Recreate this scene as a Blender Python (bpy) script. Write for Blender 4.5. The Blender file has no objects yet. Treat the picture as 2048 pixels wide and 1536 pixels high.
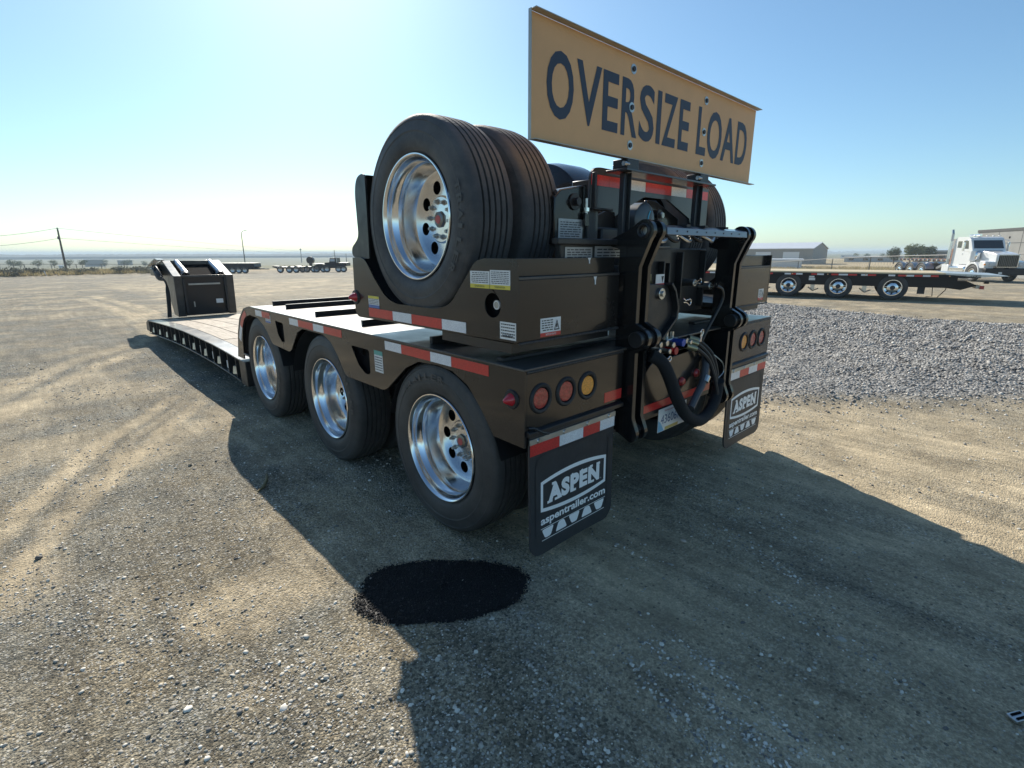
import bpy, bmesh, math, random
import numpy as np
from mathutils import Vector, Matrix
from mathutils.geometry import tessellate_polygon
random.seed(7); rng = np.random.default_rng(7)
R = math.radians
SC = bpy.context.scene
COL = SC.collection

# ------------------------------------------------------------ camera, sky, sun
CAMP = Vector((-2.7136, -1.4410, 1.4693))
FW = Vector((0.66101323, 0.707041, -0.25130565))
RT = Vector((0.72996345, -0.68347996, -0.00291619))
UP = Vector((0.17382425, 0.1815163, 0.96790339))
cam = bpy.data.cameras.new('camera'); camo = bpy.data.objects.new('camera', cam); COL.objects.link(camo)
cam.sensor_fit = 'HORIZONTAL'; cam.sensor_width = 36; cam.lens = 36 * 1010.64 / 2048
cam.clip_start = 0.05; cam.clip_end = 20000
m = Matrix((RT, UP, -FW)).transposed().to_4x4(); m.translation = CAMP
camo.matrix_world = m
SC.camera = camo

SUN = Vector((0.59, 1.32, 1.0)).normalized()
SUN_EL = math.asin(SUN.z); SUN_AZ = math.atan2(SUN.x, SUN.y)
w = bpy.data.worlds.new('World'); SC.world = w; w.use_nodes = True
nt = w.node_tree; nt.nodes.clear()
sky = nt.nodes.new('ShaderNodeTexSky'); sky.sky_type = 'NISHITA'; sky.sun_disc = False
sky.sun_elevation = SUN_EL; sky.sun_rotation = SUN_AZ
sky.altitude = 100; sky.air_density = 1.0; sky.dust_density = 0.55; sky.ozone_density = 2.2
bg = nt.nodes.new('ShaderNodeBackground'); bg.inputs[1].default_value = 0.088
wo = nt.nodes.new('ShaderNodeOutputWorld')
hsv = nt.nodes.new('ShaderNodeHueSaturation'); hsv.inputs['Saturation'].default_value = 1.0
tint = nt.nodes.new('ShaderNodeMix'); tint.data_type = 'RGBA'; tint.blend_type = 'MULTIPLY'; tint.inputs[0].default_value = 1.0
TINT = (0.77, 0.97, 1.02, 1); tint.inputs[7].default_value = TINT
nt.links.new(sky.outputs[0], hsv.inputs['Color']); nt.links.new(hsv.outputs[0], tint.inputs[6])
nt.links.new(tint.outputs[2], bg.inputs[0]); nt.links.new(bg.outputs[0], wo.inputs[0])
sl = bpy.data.lights.new('sun', 'SUN'); sl.energy = 4.2; sl.angle = R(0.53); sl.color = (1.0, 0.93, 0.82)
slo = bpy.data.objects.new('sun', sl); COL.objects.link(slo)
slo.rotation_euler = SUN.to_track_quat('Z', 'Y').to_euler()
vs = SC.view_settings
vs.view_transform = 'Standard'; vs.look = 'None'; vs.exposure = 0.6; vs.gamma = 1.0; vs.use_curve_mapping = False
SC.cycles.volume_bounces = 1
SC.cycles.max_bounces = 8

def ray(px, py):
    return (FW + RT * ((px - 1024) / 1010.64) - UP * ((py - 768) / 1010.64))
def at3(px, py, D):
    d = ray(px, py); k = D / math.hypot(d.x, d.y)
    return CAMP + d * k

# ------------------------------------------------------------ materials
MATS = {}
def nodes_of(name):
    mt = bpy.data.materials.new(name); mt.use_nodes = True
    t = mt.node_tree; b = t.nodes['Principled BSDF']
    return mt, t, b
def mat(name, col, rough=0.5, metal=0.0, coat=0.0, var=0.0, vscale=8.0, bump=0.0, bscale=60.0, rvar=0.0, trans=0.0, emit=0.0, ior=1.5, dust=0.0, spec=0.5):
    mt, t, b = nodes_of(name); N = t.nodes; L = t.links
    b.inputs['Base Color'].default_value = (*col, 1); b.inputs['Roughness'].default_value = rough
    b.inputs['Metallic'].default_value = metal; b.inputs['Coat Weight'].default_value = coat
    b.inputs['Coat Roughness'].default_value = 0.06; b.inputs['IOR'].default_value = ior
    b.inputs['Specular IOR Level'].default_value = spec
    if trans: b.inputs['Transmission Weight'].default_value = trans
    if emit:
        b.inputs['Emission Color'].default_value = (*col, 1); b.inputs['Emission Strength'].default_value = emit
    tc = N.new('ShaderNodeTexCoord')
    if var or rvar or dust:
        n = N.new('ShaderNodeTexNoise'); n.inputs['Scale'].default_value = vscale; n.inputs['Detail'].default_value = 6
        n.inputs['Roughness'].default_value = 0.65
        L.new(tc.outputs['Object'], n.inputs['Vector'])
        if var:
            r = N.new('ShaderNodeMapRange'); r.inputs[1].default_value = 0.3; r.inputs[2].default_value = 0.7
            r.inputs[3].default_value = 1 - var; r.inputs[4].default_value = 1 + var
            L.new(n.outputs[0], r.inputs[0])
            mx = N.new('ShaderNodeVectorMath'); mx.operation = 'SCALE'; mx.inputs[0].default_value = col
            L.new(r.outputs[0], mx.inputs['Scale'])
            L.new(mx.outputs[0], b.inputs['Base Color'])
        if rvar:
            r2 = N.new('ShaderNodeMapRange'); r2.inputs[1].default_value = 0.3; r2.inputs[2].default_value = 0.7
            r2.inputs[3].default_value = max(0.02, rough - rvar); r2.inputs[4].default_value = rough + rvar
            L.new(n.outputs[0], r2.inputs[0]); L.new(r2.outputs[0], b.inputs['Roughness'])
        if dust:
            n3 = N.new('ShaderNodeTexNoise'); n3.inputs['Scale'].default_value = 3.0; n3.inputs['Detail'].default_value = 9
            n3.inputs['Roughness'].default_value = 0.7
            L.new(tc.outputs['Object'], n3.inputs['Vector'])
            r3 = N.new('ShaderNodeMapRange'); r3.inputs[1].default_value = 0.35; r3.inputs[2].default_value = 0.75
            r3.inputs[3].default_value = 0; r3.inputs[4].default_value = dust
            L.new(n3.outputs[0], r3.inputs[0])
            mix = N.new('ShaderNodeMix'); mix.data_type = 'RGBA'
            L.new(r3.outputs[0], mix.inputs[0])
            if var: L.new(mx.outputs[0], mix.inputs[6])
            else: mix.inputs[6].default_value = (*col, 1)
            mix.inputs[7].default_value = (0.20, 0.185, 0.165, 1)
            L.new(mix.outputs[2], b.inputs['Base Color'])
    if bump:
        n2 = N.new('ShaderNodeTexNoise'); n2.inputs['Scale'].default_value = bscale; n2.inputs['Detail'].default_value = 4
        L.new(tc.outputs['Object'], n2.inputs['Vector'])
        bp = N.new('ShaderNodeBump'); bp.inputs['Strength'].default_value = bump; bp.inputs['Distance'].default_value = 0.01
        L.new(n2.outputs[0], bp.inputs['Height']); L.new(bp.outputs[0], b.inputs['Normal'])
    MATS[name] = mt
    return mt
PAINT = mat('black_gloss_paint', (0.008, 0.0085, 0.0095), 0.24, coat=0.42, rvar=0.05, vscale=4, bump=0.05, bscale=9, dust=0.018, spec=0.4)
PAINT2 = mat('black_satin_paint', (0.012, 0.013, 0.015), 0.42, coat=0.15, rvar=0.12, vscale=9, bump=0.05, bscale=90, dust=0.02)
DECKP = mat('deck_paint', (0.02, 0.022, 0.023), 0.42, coat=0.3, rvar=0.12, vscale=6, bump=0.08, bscale=60, dust=0.45)
WELD = mat('weld_bead', (0.03, 0.032, 0.036), 0.4, bump=0.6, bscale=90)
RUB = mat('tyre_rubber', (0.036, 0.036, 0.036), 0.62, var=0.15, bump=0.15, bscale=70, dust=0.34)
RUBD = mat('tyre_rubber_dusty_flare', (0.040, 0.042, 0.046), 0.65, var=0.15, bump=0.2, bscale=70, dust=0.55)  # dust, plus lens flare put into the lighter grey-blue base
ALU = mat('polished_aluminium', (0.80, 0.80, 0.80), 0.17, metal=1.0, rvar=0.07, vscale=14)
ALUD = mat('dull_aluminium', (0.55, 0.55, 0.55), 0.35, metal=1.0, rvar=0.1, var=0.15)
STEEL = mat('zinc_steel', (0.55, 0.55, 0.52), 0.3, metal=1.0, var=0.2, vscale=40)
DARK = mat('dark_recess', (0.006, 0.006, 0.007), 0.9, spec=0.05)  # shade of recesses put into the colour: near-black, hardly reflecting
def tapemat(name, col):
    mt, t, b = nodes_of(name); N = t.nodes; L = t.links
    tc = N.new('ShaderNodeTexCoord')
    v = N.new('ShaderNodeTexVoronoi'); v.inputs['Scale'].default_value = 160; L.new(tc.outputs['Object'], v.inputs['Vector'])
    n = N.new('ShaderNodeTexNoise'); n.inputs['Scale'].default_value = 20; n.inputs['Detail'].default_value = 5; L.new(tc.outputs['Object'], n.inputs['Vector'])
    a = N.new('ShaderNodeMath'); a.operation = 'MULTIPLY_ADD'; a.inputs[1].default_value = 0.35; a.inputs[2].default_value = 0.82
    L.new(v.outputs['Distance'], a.inputs[0])
    c = N.new('ShaderNodeMath'); c.operation = 'MULTIPLY_ADD'; c.inputs[1].default_value = 0.3; L.new(n.outputs[0], c.inputs[0]); c.inputs[2].default_value = -0.15
    s = N.new('ShaderNodeMath'); s.operation = 'ADD'; L.new(a.outputs[0], s.inputs[0]); L.new(c.outputs[0], s.inputs[1])
    sc = N.new('ShaderNodeVectorMath'); sc.operation = 'SCALE'; sc.inputs[0].default_value = col; L.new(s.outputs[0], sc.inputs['Scale'])
    L.new(sc.outputs[0], b.inputs['Base Color']); b.inputs['Roughness'].default_value = 0.3; b.inputs['Coat Weight'].default_value = 0.3
    MATS[name] = mt; return mt
TRED = tapemat('red_reflective_tape', (0.62, 0.035, 0.03)); TWHT = tapemat('white_reflective_tape', (0.78, 0.79, 0.80))
WHITE = mat('white_vinyl', (0.78, 0.78, 0.76), 0.4, var=0.06)
YEL = mat('yellow_vinyl', (0.75, 0.62, 0.08), 0.4, var=0.08)
REDV = mat('red_vinyl', (0.60, 0.05, 0.04), 0.4)
BLUV = mat('blue_vinyl', (0.08, 0.16, 0.42), 0.4)
GREV = mat('green_vinyl', (0.10, 0.38, 0.33), 0.4)
INK = mat('black_ink', (0.03, 0.03, 0.035), 0.5)
PLATEM = mat('aluminium_data_plate', (0.42, 0.43, 0.44), 0.4, metal=0.6, var=0.15, vscale=30)
LRED = mat('red_lens', (0.42, 0.03, 0.028), 0.12, coat=0.8, var=0.45, vscale=55, bump=0.5, bscale=110)
LAMB = mat('amber_lens', (0.95, 0.36, 0.03), 0.15, coat=0.8, var=0.3, vscale=120, bump=0.6, bscale=160)
GROM = mat('rubber_grommet', (0.02, 0.021, 0.023), 0.55)
FLAP = mat('rubber_flap', (0.022, 0.026, 0.032), 0.5, var=0.2, vscale=7, bump=0.12, bscale=40, dust=0.16)
SIGNM = mat('sign_yellow', (0.74, 0.41, 0.18), 0.5, var=0.09, vscale=2.2, bump=0.03, bscale=120)
SIGNT = mat('sign_lettering', (0.030, 0.042, 0.070), 0.5)
GALV = mat('sign_bare_metal', (0.45, 0.44, 0.40), 0.45, metal=0.7, var=0.15)
HOSE = mat('rubber_hose', (0.012, 0.013, 0.016), 0.5, bump=0.2, bscale=150)
SLEEVE = mat('woven_sleeve', (0.008, 0.010, 0.013), 0.85, bump=0.5, bscale=260)
SPRING = mat('brass_spring', (0.55, 0.50, 0.32), 0.35, metal=0.9)
BLUEM = mat('blue_coupler', (0.03, 0.08, 0.4), 0.35, metal=0.3)
REDM = mat('red_coupler', (0.42, 0.015, 0.02), 0.35)
CHALK = mat('cyan_paint_mark', (0.12, 0.55, 0.75), 0.7)
CONC = mat('tilt_up_concrete', (0.30, 0.30, 0.285), 0.85, var=0.10, vscale=0.6, bump=0.05, bscale=10)
CONCD = mat('concrete_joint', (0.10, 0.10, 0.10), 0.9)
SIDING = mat('beige_siding', (0.30, 0.29, 0.27), 0.6, var=0.05, vscale=0.5)
ROOFW = mat('pale_metal_roof', (0.62, 0.64, 0.66), 0.4, var=0.04, vscale=0.4)
DOORW = mat('white_door', (0.7, 0.71, 0.72), 0.4)
WPAINT = mat('white_truck_paint', (0.78, 0.79, 0.78), 0.22, coat=0.6, var=0.03)
GLASS = mat('dark_glass', (0.015, 0.02, 0.022), 0.05, coat=1.0)
CHROME = mat('chrome', (0.8, 0.8, 0.8), 0.1, metal=1.0)
GRILLE = mat('grille_bars', (0.12, 0.11, 0.10), 0.3, metal=0.8)
RUST = mat('rusty_steel', (0.30, 0.17, 0.12), 0.75, var=0.3, vscale=4)
POLEW = mat('weathered_pole_wood', (0.10, 0.075, 0.055), 0.9, var=0.2, vscale=3)
FSTEEL = mat('galvanised_post', (0.16, 0.16, 0.155), 0.55, metal=0.4)
BLKM = mat('dark_equipment_paint', (0.010, 0.010, 0.011), 0.45, coat=0.1, spec=0.3)
BARK = mat('bark', (0.09, 0.065, 0.045), 0.9, var=0.3)

def woodmat(name, c1, c2):
    mt, t, b = nodes_of(name); N = t.nodes; L = t.links
    tc = N.new('ShaderNodeTexCoord'); oi = N.new('ShaderNodeObjectInfo')
    mp = N.new('ShaderNodeMapping'); mp.inputs['Scale'].default_value = (14, 0.9, 14)
    ad = N.new('ShaderNodeVectorMath'); ad.operation = 'ADD'
    sc0 = N.new('ShaderNodeVectorMath'); sc0.operation = 'SCALE'; sc0.inputs[0].default_value = (3, 17, 5); L.new(oi.outputs['Random'], sc0.inputs['Scale'])
    L.new(tc.outputs['Object'], ad.inputs[0]); L.new(sc0.outputs[0], ad.inputs[1]); L.new(ad.outputs[0], mp.inputs[0])
    n = N.new('ShaderNodeTexNoise'); n.inputs['Scale'].default_value = 3; n.inputs['Detail'].default_value = 7; L.new(mp.outputs[0], n.inputs['Vector'])
    cr = N.new('ShaderNodeValToRGB'); L.new(n.outputs[0], cr.inputs[0])
    cr.color_ramp.elements[0].position = 0.3; cr.color_ramp.elements[0].color = (*c1, 1)
    cr.color_ramp.elements[1].position = 0.7; cr.color_ramp.elements[1].color = (*c2, 1)
    mu = N.new('ShaderNodeMapRange'); L.new(oi.outputs['Random'], mu.inputs[0]); mu.inputs[3].default_value = 0.75; mu.inputs[4].default_value = 1.2
    s = N.new('ShaderNodeVectorMath'); s.operation = 'SCALE'; L.new(cr.outputs[0], s.inputs[0]); L.new(mu.outputs[0], s.inputs['Scale'])
    L.new(s.outputs[0], b.inputs['Base Color']); b.inputs['Roughness'].default_value = 0.7
    bp = N.new('ShaderNodeBump'); bp.inputs['Strength'].default_value = 0.3; bp.inputs['Distance'].default_value = 0.004
    L.new(n.outputs[0], bp.inputs['Height']); L.new(bp.outputs[0], b.inputs['Normal'])
    return mt
WOOD = woodmat('deck_plank_wood', (0.20, 0.15, 0.10), (0.46, 0.38, 0.28))
WOOD2 = woodmat('new_deck_wood', (0.50, 0.40, 0.24), (0.66, 0.56, 0.38))

def leafmat(name, a, bcol):
    mt, t, b = nodes_of(name); N = t.nodes; L = t.links
    g = N.new('ShaderNodeNewGeometry')
    cr = N.new('ShaderNodeValToRGB'); L.new(g.outputs['Random Per Island'], cr.inputs[0])
    cr.color_ramp.elements[0].color = (*a, 1); cr.color_ramp.elements[1].color = (*bcol, 1)
    L.new(cr.outputs[0], b.inputs['Base Color']); b.inputs['Roughness'].default_value = 0.7
    tr = N.new('ShaderNodeBsdfTranslucent'); L.new(cr.outputs[0], tr.inputs['Color'])
    mx = N.new('ShaderNodeMixShader'); mx.inputs[0].default_value = 0.3
    L.new(b.outputs[0], mx.inputs[1]); L.new(tr.outputs[0], mx.inputs[2]); L.new(mx.outputs[0], N['Material Output'].inputs['Surface'])
    return mt
LEAF = leafmat('tree_leaves', (0.035, 0.05, 0.022), (0.11, 0.14, 0.05))
LEAF2 = leafmat('light_tree_leaves', (0.07, 0.09, 0.03), (0.20, 0.22, 0.09))
SAGE = leafmat('sagebrush_leaves', (0.075, 0.078, 0.058), (0.20, 0.20, 0.15))
DRY = leafmat('dry_grass_blades', (0.34, 0.27, 0.13), (0.58, 0.48, 0.27))

def stonemat(name, lo, hi, mid=None):
    mt, t, b = nodes_of(name); N = t.nodes; L = t.links
    g = N.new('ShaderNodeNewGeometry'); tc = N.new('ShaderNodeTexCoord')
    cr = N.new('ShaderNodeValToRGB'); L.new(g.outputs['Random Per Island'], cr.inputs[0])
    cr.color_ramp.elements[0].color = (*lo, 1); cr.color_ramp.elements[1].color = (*hi, 1)
    if mid:
        for pos, c in mid:
            e = cr.color_ramp.elements.new(pos); e.color = (*c, 1)
    n = N.new('ShaderNodeTexNoise'); n.inputs['Scale'].default_value = 90; n.inputs['Detail'].default_value = 3; L.new(tc.outputs['Object'], n.inputs['Vector'])
    mr = N.new('ShaderNodeMapRange'); mr.inputs[3].default_value = 0.7; mr.inputs[4].default_value = 1.3; L.new(n.outputs[0], mr.inputs[0])
    s = N.new('ShaderNodeVectorMath'); s.operation = 'SCALE'; L.new(cr.outputs[0], s.inputs[0]); L.new(mr.outputs[0], s.inputs['Scale'])
    L.new(s.outputs[0], b.inputs['Base Color']); b.inputs['Roughness'].default_value = 0.75
    return mt
STONE = stonemat('loose_stone', (0.14, 0.13, 0.12), (0.85, 0.80, 0.70), [(0.25, (0.28, 0.26, 0.22)), (0.6, (0.55, 0.51, 0.43))])
GRAV = stonemat('crushed_gravel', (0.10, 0.096, 0.092), (0.70, 0.66, 0.59), [(0.5, (0.33, 0.31, 0.285))])
TAR = stonemat('asphalt_crumbs', (0.004, 0.004, 0.004), (0.012, 0.011, 0.011), [(0.95, (0.008, 0.007, 0.007)), (0.97, (0.10, 0.09, 0.09))])

# ------------------------------------------------------------ mesh builder
class B:
    def __init__(s): s.v = []; s.f = []
    def add(s, vs, fs):
        o = len(s.v); s.v += [tuple(q) for q in vs]; s.f += [tuple(i + o for i in f) for f in fs]; return s
    def box(s, x0, x1, y0, y1, z0, z1):
        return s.add([(x0,y0,z0),(x1,y0,z0),(x1,y1,z0),(x0,y1,z0),(x0,y0,z1),(x1,y0,z1),(x1,y1,z1),(x0,y1,z1)],
                     [(0,3,2,1),(4,5,6,7),(0,1,5,4),(1,2,6,5),(2,3,7,6),(3,0,4,7)])
    def cyl(s, p0, p1, r0, r1=None, n=16, caps=True):
        r1 = r0 if r1 is None else r1
        p0 = Vector(p0); p1 = Vector(p1); d = (p1 - p0).normalized()
        a = d.orthogonal().normalized(); b = d.cross(a)
        V = []
        for p, r in ((p0, r0), (p1, r1)):
            for k in range(n):
                t = 2 * math.pi * k / n; V.append(p + a * (r * math.cos(t)) + b * (r * math.sin(t)))
        F = [(k, (k + 1) % n, n + (k + 1) % n, n + k) for k in range(n)]
        if caps: F += [tuple(range(n - 1, -1, -1)), tuple(range(n, 2 * n))]
        return s.add(V, F)
    def tube(s, pts, r, n=8, closed=False):
        pts = [Vector(q) for q in pts]; m_ = len(pts); V = []; F = []
        a = None
        for i, q in enumerate(pts):
            if closed: d = (pts[(i + 1) % m_] - pts[i - 1]).normalized()
            else: d = (pts[min(i + 1, m_ - 1)] - pts[max(i - 1, 0)]).normalized()
            a = d.orthogonal().normalized() if a is None else (a - d * a.dot(d)).normalized()
            b = d.cross(a); rr = r[i] if isinstance(r, (list, tuple)) else r
            V += [q + a * (rr * math.cos(2 * math.pi * k / n)) + b * (rr * math.sin(2 * math.pi * k / n)) for k in range(n)]
        for i in range(m_ if closed else m_ - 1):
            j = (i + 1) % m_
            F += [(i * n + k, i * n + (k + 1) % n, j * n + (k + 1) % n, j * n + k) for k in range(n)]
        if not closed: F += [tuple(range(n - 1, -1, -1)), tuple(range((m_ - 1) * n, m_ * n))]
        return s.add(V, F)
    def lathe(s, prof, c=(0, 0, 0), n=64, closed=False):   # profile of (x, r) turned about the X axis
        V = []; F = []; m_ = len(prof)
        for (x, r) in prof:
            V += [(c[0] + x, c[1] + r * math.cos(2 * math.pi * k / n), c[2] + r * math.sin(2 * math.pi * k / n)) for k in range(n)]
        for i in range(m_ if closed else m_ - 1):
            j = (i + 1) % m_
            F += [(i * n + k, i * n + (k + 1) % n, j * n + (k + 1) % n, j * n + k) for k in range(n)]
        return s.add(V, F)
    def prism(s, outer, holes, ax, a0, a1):
        loops = [outer] + list(holes)
        flat = [q for l in loops for q in l]
        def P(u, v, a): return {'x': (a, u, v), 'y': (u, a, v), 'z': (u, v, a)}[ax]
        tris = tessellate_polygon([[Vector((q[0], q[1], 0)) for q in l] for l in loops])
        n = len(flat)
        V = [P(q[0], q[1], a0) for q in flat] + [P(q[0], q[1], a1) for q in flat]
        F = []
        for t in tris: F.append(tuple(t)); F.append(tuple(i + n for i in reversed(t)))
        o = 0
        for l in loops:
            k = len(l)
            for i in range(k): F.append((o + i, o + (i + 1) % k, n + o + (i + 1) % k, n + o + i))
            o += k
        return s.add(V, F)
    def sphere(s, c, r, nu=16, nv=8, sc=(1, 1, 1)):
        V = []; F = []
        for j in range(1, nv):
            th = math.pi * j / nv
            for i in range(nu):
                ph = 2 * math.pi * i / nu
                V.append((c[0] + sc[0]*r*math.sin(th)*math.cos(ph), c[1] + sc[1]*r*math.sin(th)*math.sin(ph), c[2] + sc[2]*r*math.cos(th)))
        for j in range(nv - 2):
            for i in range(nu): F.append((j*nu+i, (j+1)*nu+i, (j+1)*nu+(i+1) % nu, j*nu+(i+1) % nu))
        V += [(c[0], c[1], c[2] + sc[2]*r), (c[0], c[1], c[2] - sc[2]*r)]
        a, b = len(V) - 2, len(V) - 1
        for i in range(nu): F.append((a, i, (i+1) % nu)); F.append((b, (nv-2)*nu+(i+1) % nu, (nv-2)*nu+i))
        return s.add(V, F)
    def quad(s, a, b, c, d): return s.add([a, b, c, d], [(0, 1, 2, 3)])
    def xf(s, M, i0=0):
        s.v = s.v[:i0] + [tuple(M @ Vector(q)) for q in s.v[i0:]]; return s
    def mesh(s, name, mt, smooth=True):
        me = bpy.data.meshes.new(name); me.from_pydata(s.v, [], s.f)
        bm = bmesh.new(); bm.from_mesh(me); bmesh.ops.recalc_face_normals(bm, faces=bm.faces); bm.to_mesh(me); bm.free()
        if smooth:
            me.shade_smooth(); me.set_sharp_from_angle(angle=R(35))
        me.materials.append(mt); return me
    def obj(s, name, mt, parent=None, bev=0, smooth=True, label=None):
        return link(name, s.mesh(name, mt, smooth), parent, bev, label)
def link(name, me, parent=None, bev=0, label=None, loc=None):
    o = bpy.data.objects.new(name, me); COL.objects.link(o)
    if parent is not None: o.parent = parent
    if loc is not None: o.location = loc
    if bev:
        md = o.modifiers.new('bevel', 'BEVEL'); md.width = bev; md.segments = 2; md.limit_method = 'ANGLE'; md.angle_limit = R(40)
        md.harden_normals = False
    if label: o['label'] = label
    return o
def tag(o, label, cat, group=None, kind=None):
    o['label'] = label; o['category'] = cat
    if group: o['group'] = group
    if kind: o['kind'] = kind
    return o
def thing(name, label, cat, loc=(0, 0, 0), rz=0, group=None):
    o = bpy.data.objects.new(name, None); COL.objects.link(o); o.location = loc; o.rotation_euler = (0, 0, rz)
    o.empty_display_size = 0.2
    return tag(o, label, cat, group)
def rnd(o, k, r, n=5):    # rounded corners of polygon o: k = list of indices to round
    out = []
    for i, q in enumerate(o):
        if i not in k: out.append(q); continue
        p = Vector(o[i - 1]); c = Vector(q); nx = Vector(o[(i + 1) % len(o)])
        d1 = (p - c); d2 = (nx - c); rr = min(r, d1.length * .45, d2.length * .45)
        a = c + d1.normalized() * rr; b = c + d2.normalized() * rr
        for j in range(n + 1):
            t = j / n; out.append(tuple(a * (1-t)**2 + c * 2*t*(1-t) + b * t*t))
    return out
def circ(cx, cy, r, n=20, ry=None): return [(cx + r*math.cos(2*math.pi*i/n), cy + (ry or r)*math.sin(2*math.pi*i/n)) for i in range(n)]

TCACHE = {}
def glyphs(txt, offset=0.0, shear=0.0, spacing=1.0):
    key = (txt, offset, shear, spacing)
    if key in TCACHE: return TCACHE[key]
    c = bpy.data.curves.new('t', 'FONT'); c.body = txt; c.offset = offset; c.shear = shear; c.space_character = spacing
    c.resolution_u = 4
    o = bpy.data.objects.new('t', c); COL.objects.link(o)
    bpy.context.view_layer.update()
    me = bpy.data.meshes.new_from_object(o.evaluated_get(bpy.context.evaluated_depsgraph_get()))
    V = [(v.co.x, v.co.y) for v in me.vertices]; F = [tuple(p.vertices) for p in me.polygons]
    bpy.data.objects.remove(o); bpy.data.curves.remove(c); bpy.data.meshes.remove(me)
    TCACHE[key] = (V, F); return V, F
def text(b, txt, org, U, Vv, wd, ht, **kw):   # fit text into box: org = lower left corner, U, V unit directions
    V, F = glyphs(txt, **kw)
    xs = [q[0] for q in V]; ys = [q[1] for q in V]
    x0, x1, y0, y1 = min(xs), max(xs), min(ys), max(ys)
    org = Vector(org); U = Vector(U); Vv = Vector(Vv)
    b.add([org + U * ((x - x0)/(x1 - x0)*wd) + Vv * ((y - y0)/(y1 - y0)*ht) for x, y in V], F)
    return b
def rect(b, org, U, Vv, u0, u1, v0, v1, n=0.0):
    org = Vector(org); U = Vector(U); Vv = Vector(Vv); N = U.cross(Vv)
    b.add([org + U*u0 + Vv*v0 + N*n, org + U*u1 + Vv*v0 + N*n, org + U*u1 + Vv*v1 + N*n, org + U*u0 + Vv*v1 + N*n], [(0, 1, 2, 3)])
    return b

# ------------------------------------------------------------ terrain
def sstep(a, b, x):
    t = np.clip((x - a) / (b - a), 0, 1); return t * t * (3 - 2 * t)
def hash2(i, j, s):
    h = np.sin(i * 127.1 + j * 311.7 + s * 74.7) * 43758.5453; return h - np.floor(h)
def vnoise(x, y, s=0.0):
    i = np.floor(x); j = np.floor(y); u = x - i; v = y - j
    u = u*u*(3-2*u); v = v*v*(3-2*v)
    return (hash2(i,j,s)*(1-u)*(1-v) + hash2(i+1,j,s)*u*(1-v) + hash2(i,j+1,s)*(1-u)*v + hash2(i+1,j+1,s)*u*v) * 2 - 1
def fbm(x, y, s=0.0, o=4):
    r = 0; a = 0.5
    for k in range(o): r = r + a * vnoise(x*2**k, y*2**k, s + k*3.1); a *= 0.5
    return r
BEDP = [(1.7, 1.9), (2.35, 0.45), (3.3, -0.45), (4.4, -1.45), (6.2, -3.0), (12.0, -3.2), (11.6, 0.2), (12.9, 4.4), (12.0, 9.0), (4.0, 7.5)]
def polydist(x, y, P):
    x = np.asarray(x, float); y = np.asarray(y, float)
    d = np.full(x.shape, 1e9); ins = np.zeros(x.shape, bool)
    for i in range(len(P)):
        ax, ay = P[i - 1]; bx, by = P[i]
        ex, ey = bx - ax, by - ay
        t = np.clip(((x-ax)*ex + (y-ay)*ey) / (ex*ex + ey*ey), 0, 1)
        d = np.minimum(d, np.hypot(x - ax - t*ex, y - ay - t*ey))
        c = ((ay > y) != (by > y)) & (x < (bx-ax)*(y-ay)/((by-ay) if abs(by-ay) > 1e-9 else 1e-9) + ax)
        ins ^= c
    return np.where(ins, d, -d)
def bedmask(x, y):
    d = polydist(x, y, BEDP) + 0.35 * fbm(x*1.3, y*1.3, 5.0) + 0.12 * fbm(x*5, y*5, 6.0)
    return sstep(-0.12, 0.35, d), d
def big(x, y):      # large-scale terrain
    dx = x - CAMP.x; dy = y - CAMP.y; d = np.hypot(dx, dy)
    ph = np.arctan2(dx, dy)
    wr = sstep(0.85, 1.15, ph) * (ph > 0)
    left = -1.4 * np.clip((d - 18) / 70, 0, 1) - 1.0 * sstep(100, 130, d) - 5.5 * sstep(150, 500, d) + 0.45 * sstep(88, 93, d) * (1 - sstep(94, 104, d))*(1 - sstep(.5, .62, ph))
    right = -0.44 * sstep(24, 45, d) - 1.1 * sstep(50, 80, d) - 2.5 * sstep(200, 600, d)
    return left * (1 - wr) + right * wr
def seg(x, y, a, b, wd):
    ex, ey = b[0]-a[0], b[1]-a[1]
    t = np.clip(((x-a[0])*ex + (y-a[1])*ey)/(ex*ex+ey*ey), 0, 1)
    d = np.hypot(x-a[0]-t*ex, y-a[1]-t*ey)
    return 1 - sstep(wd*.5, wd*1.25, d)
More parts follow.
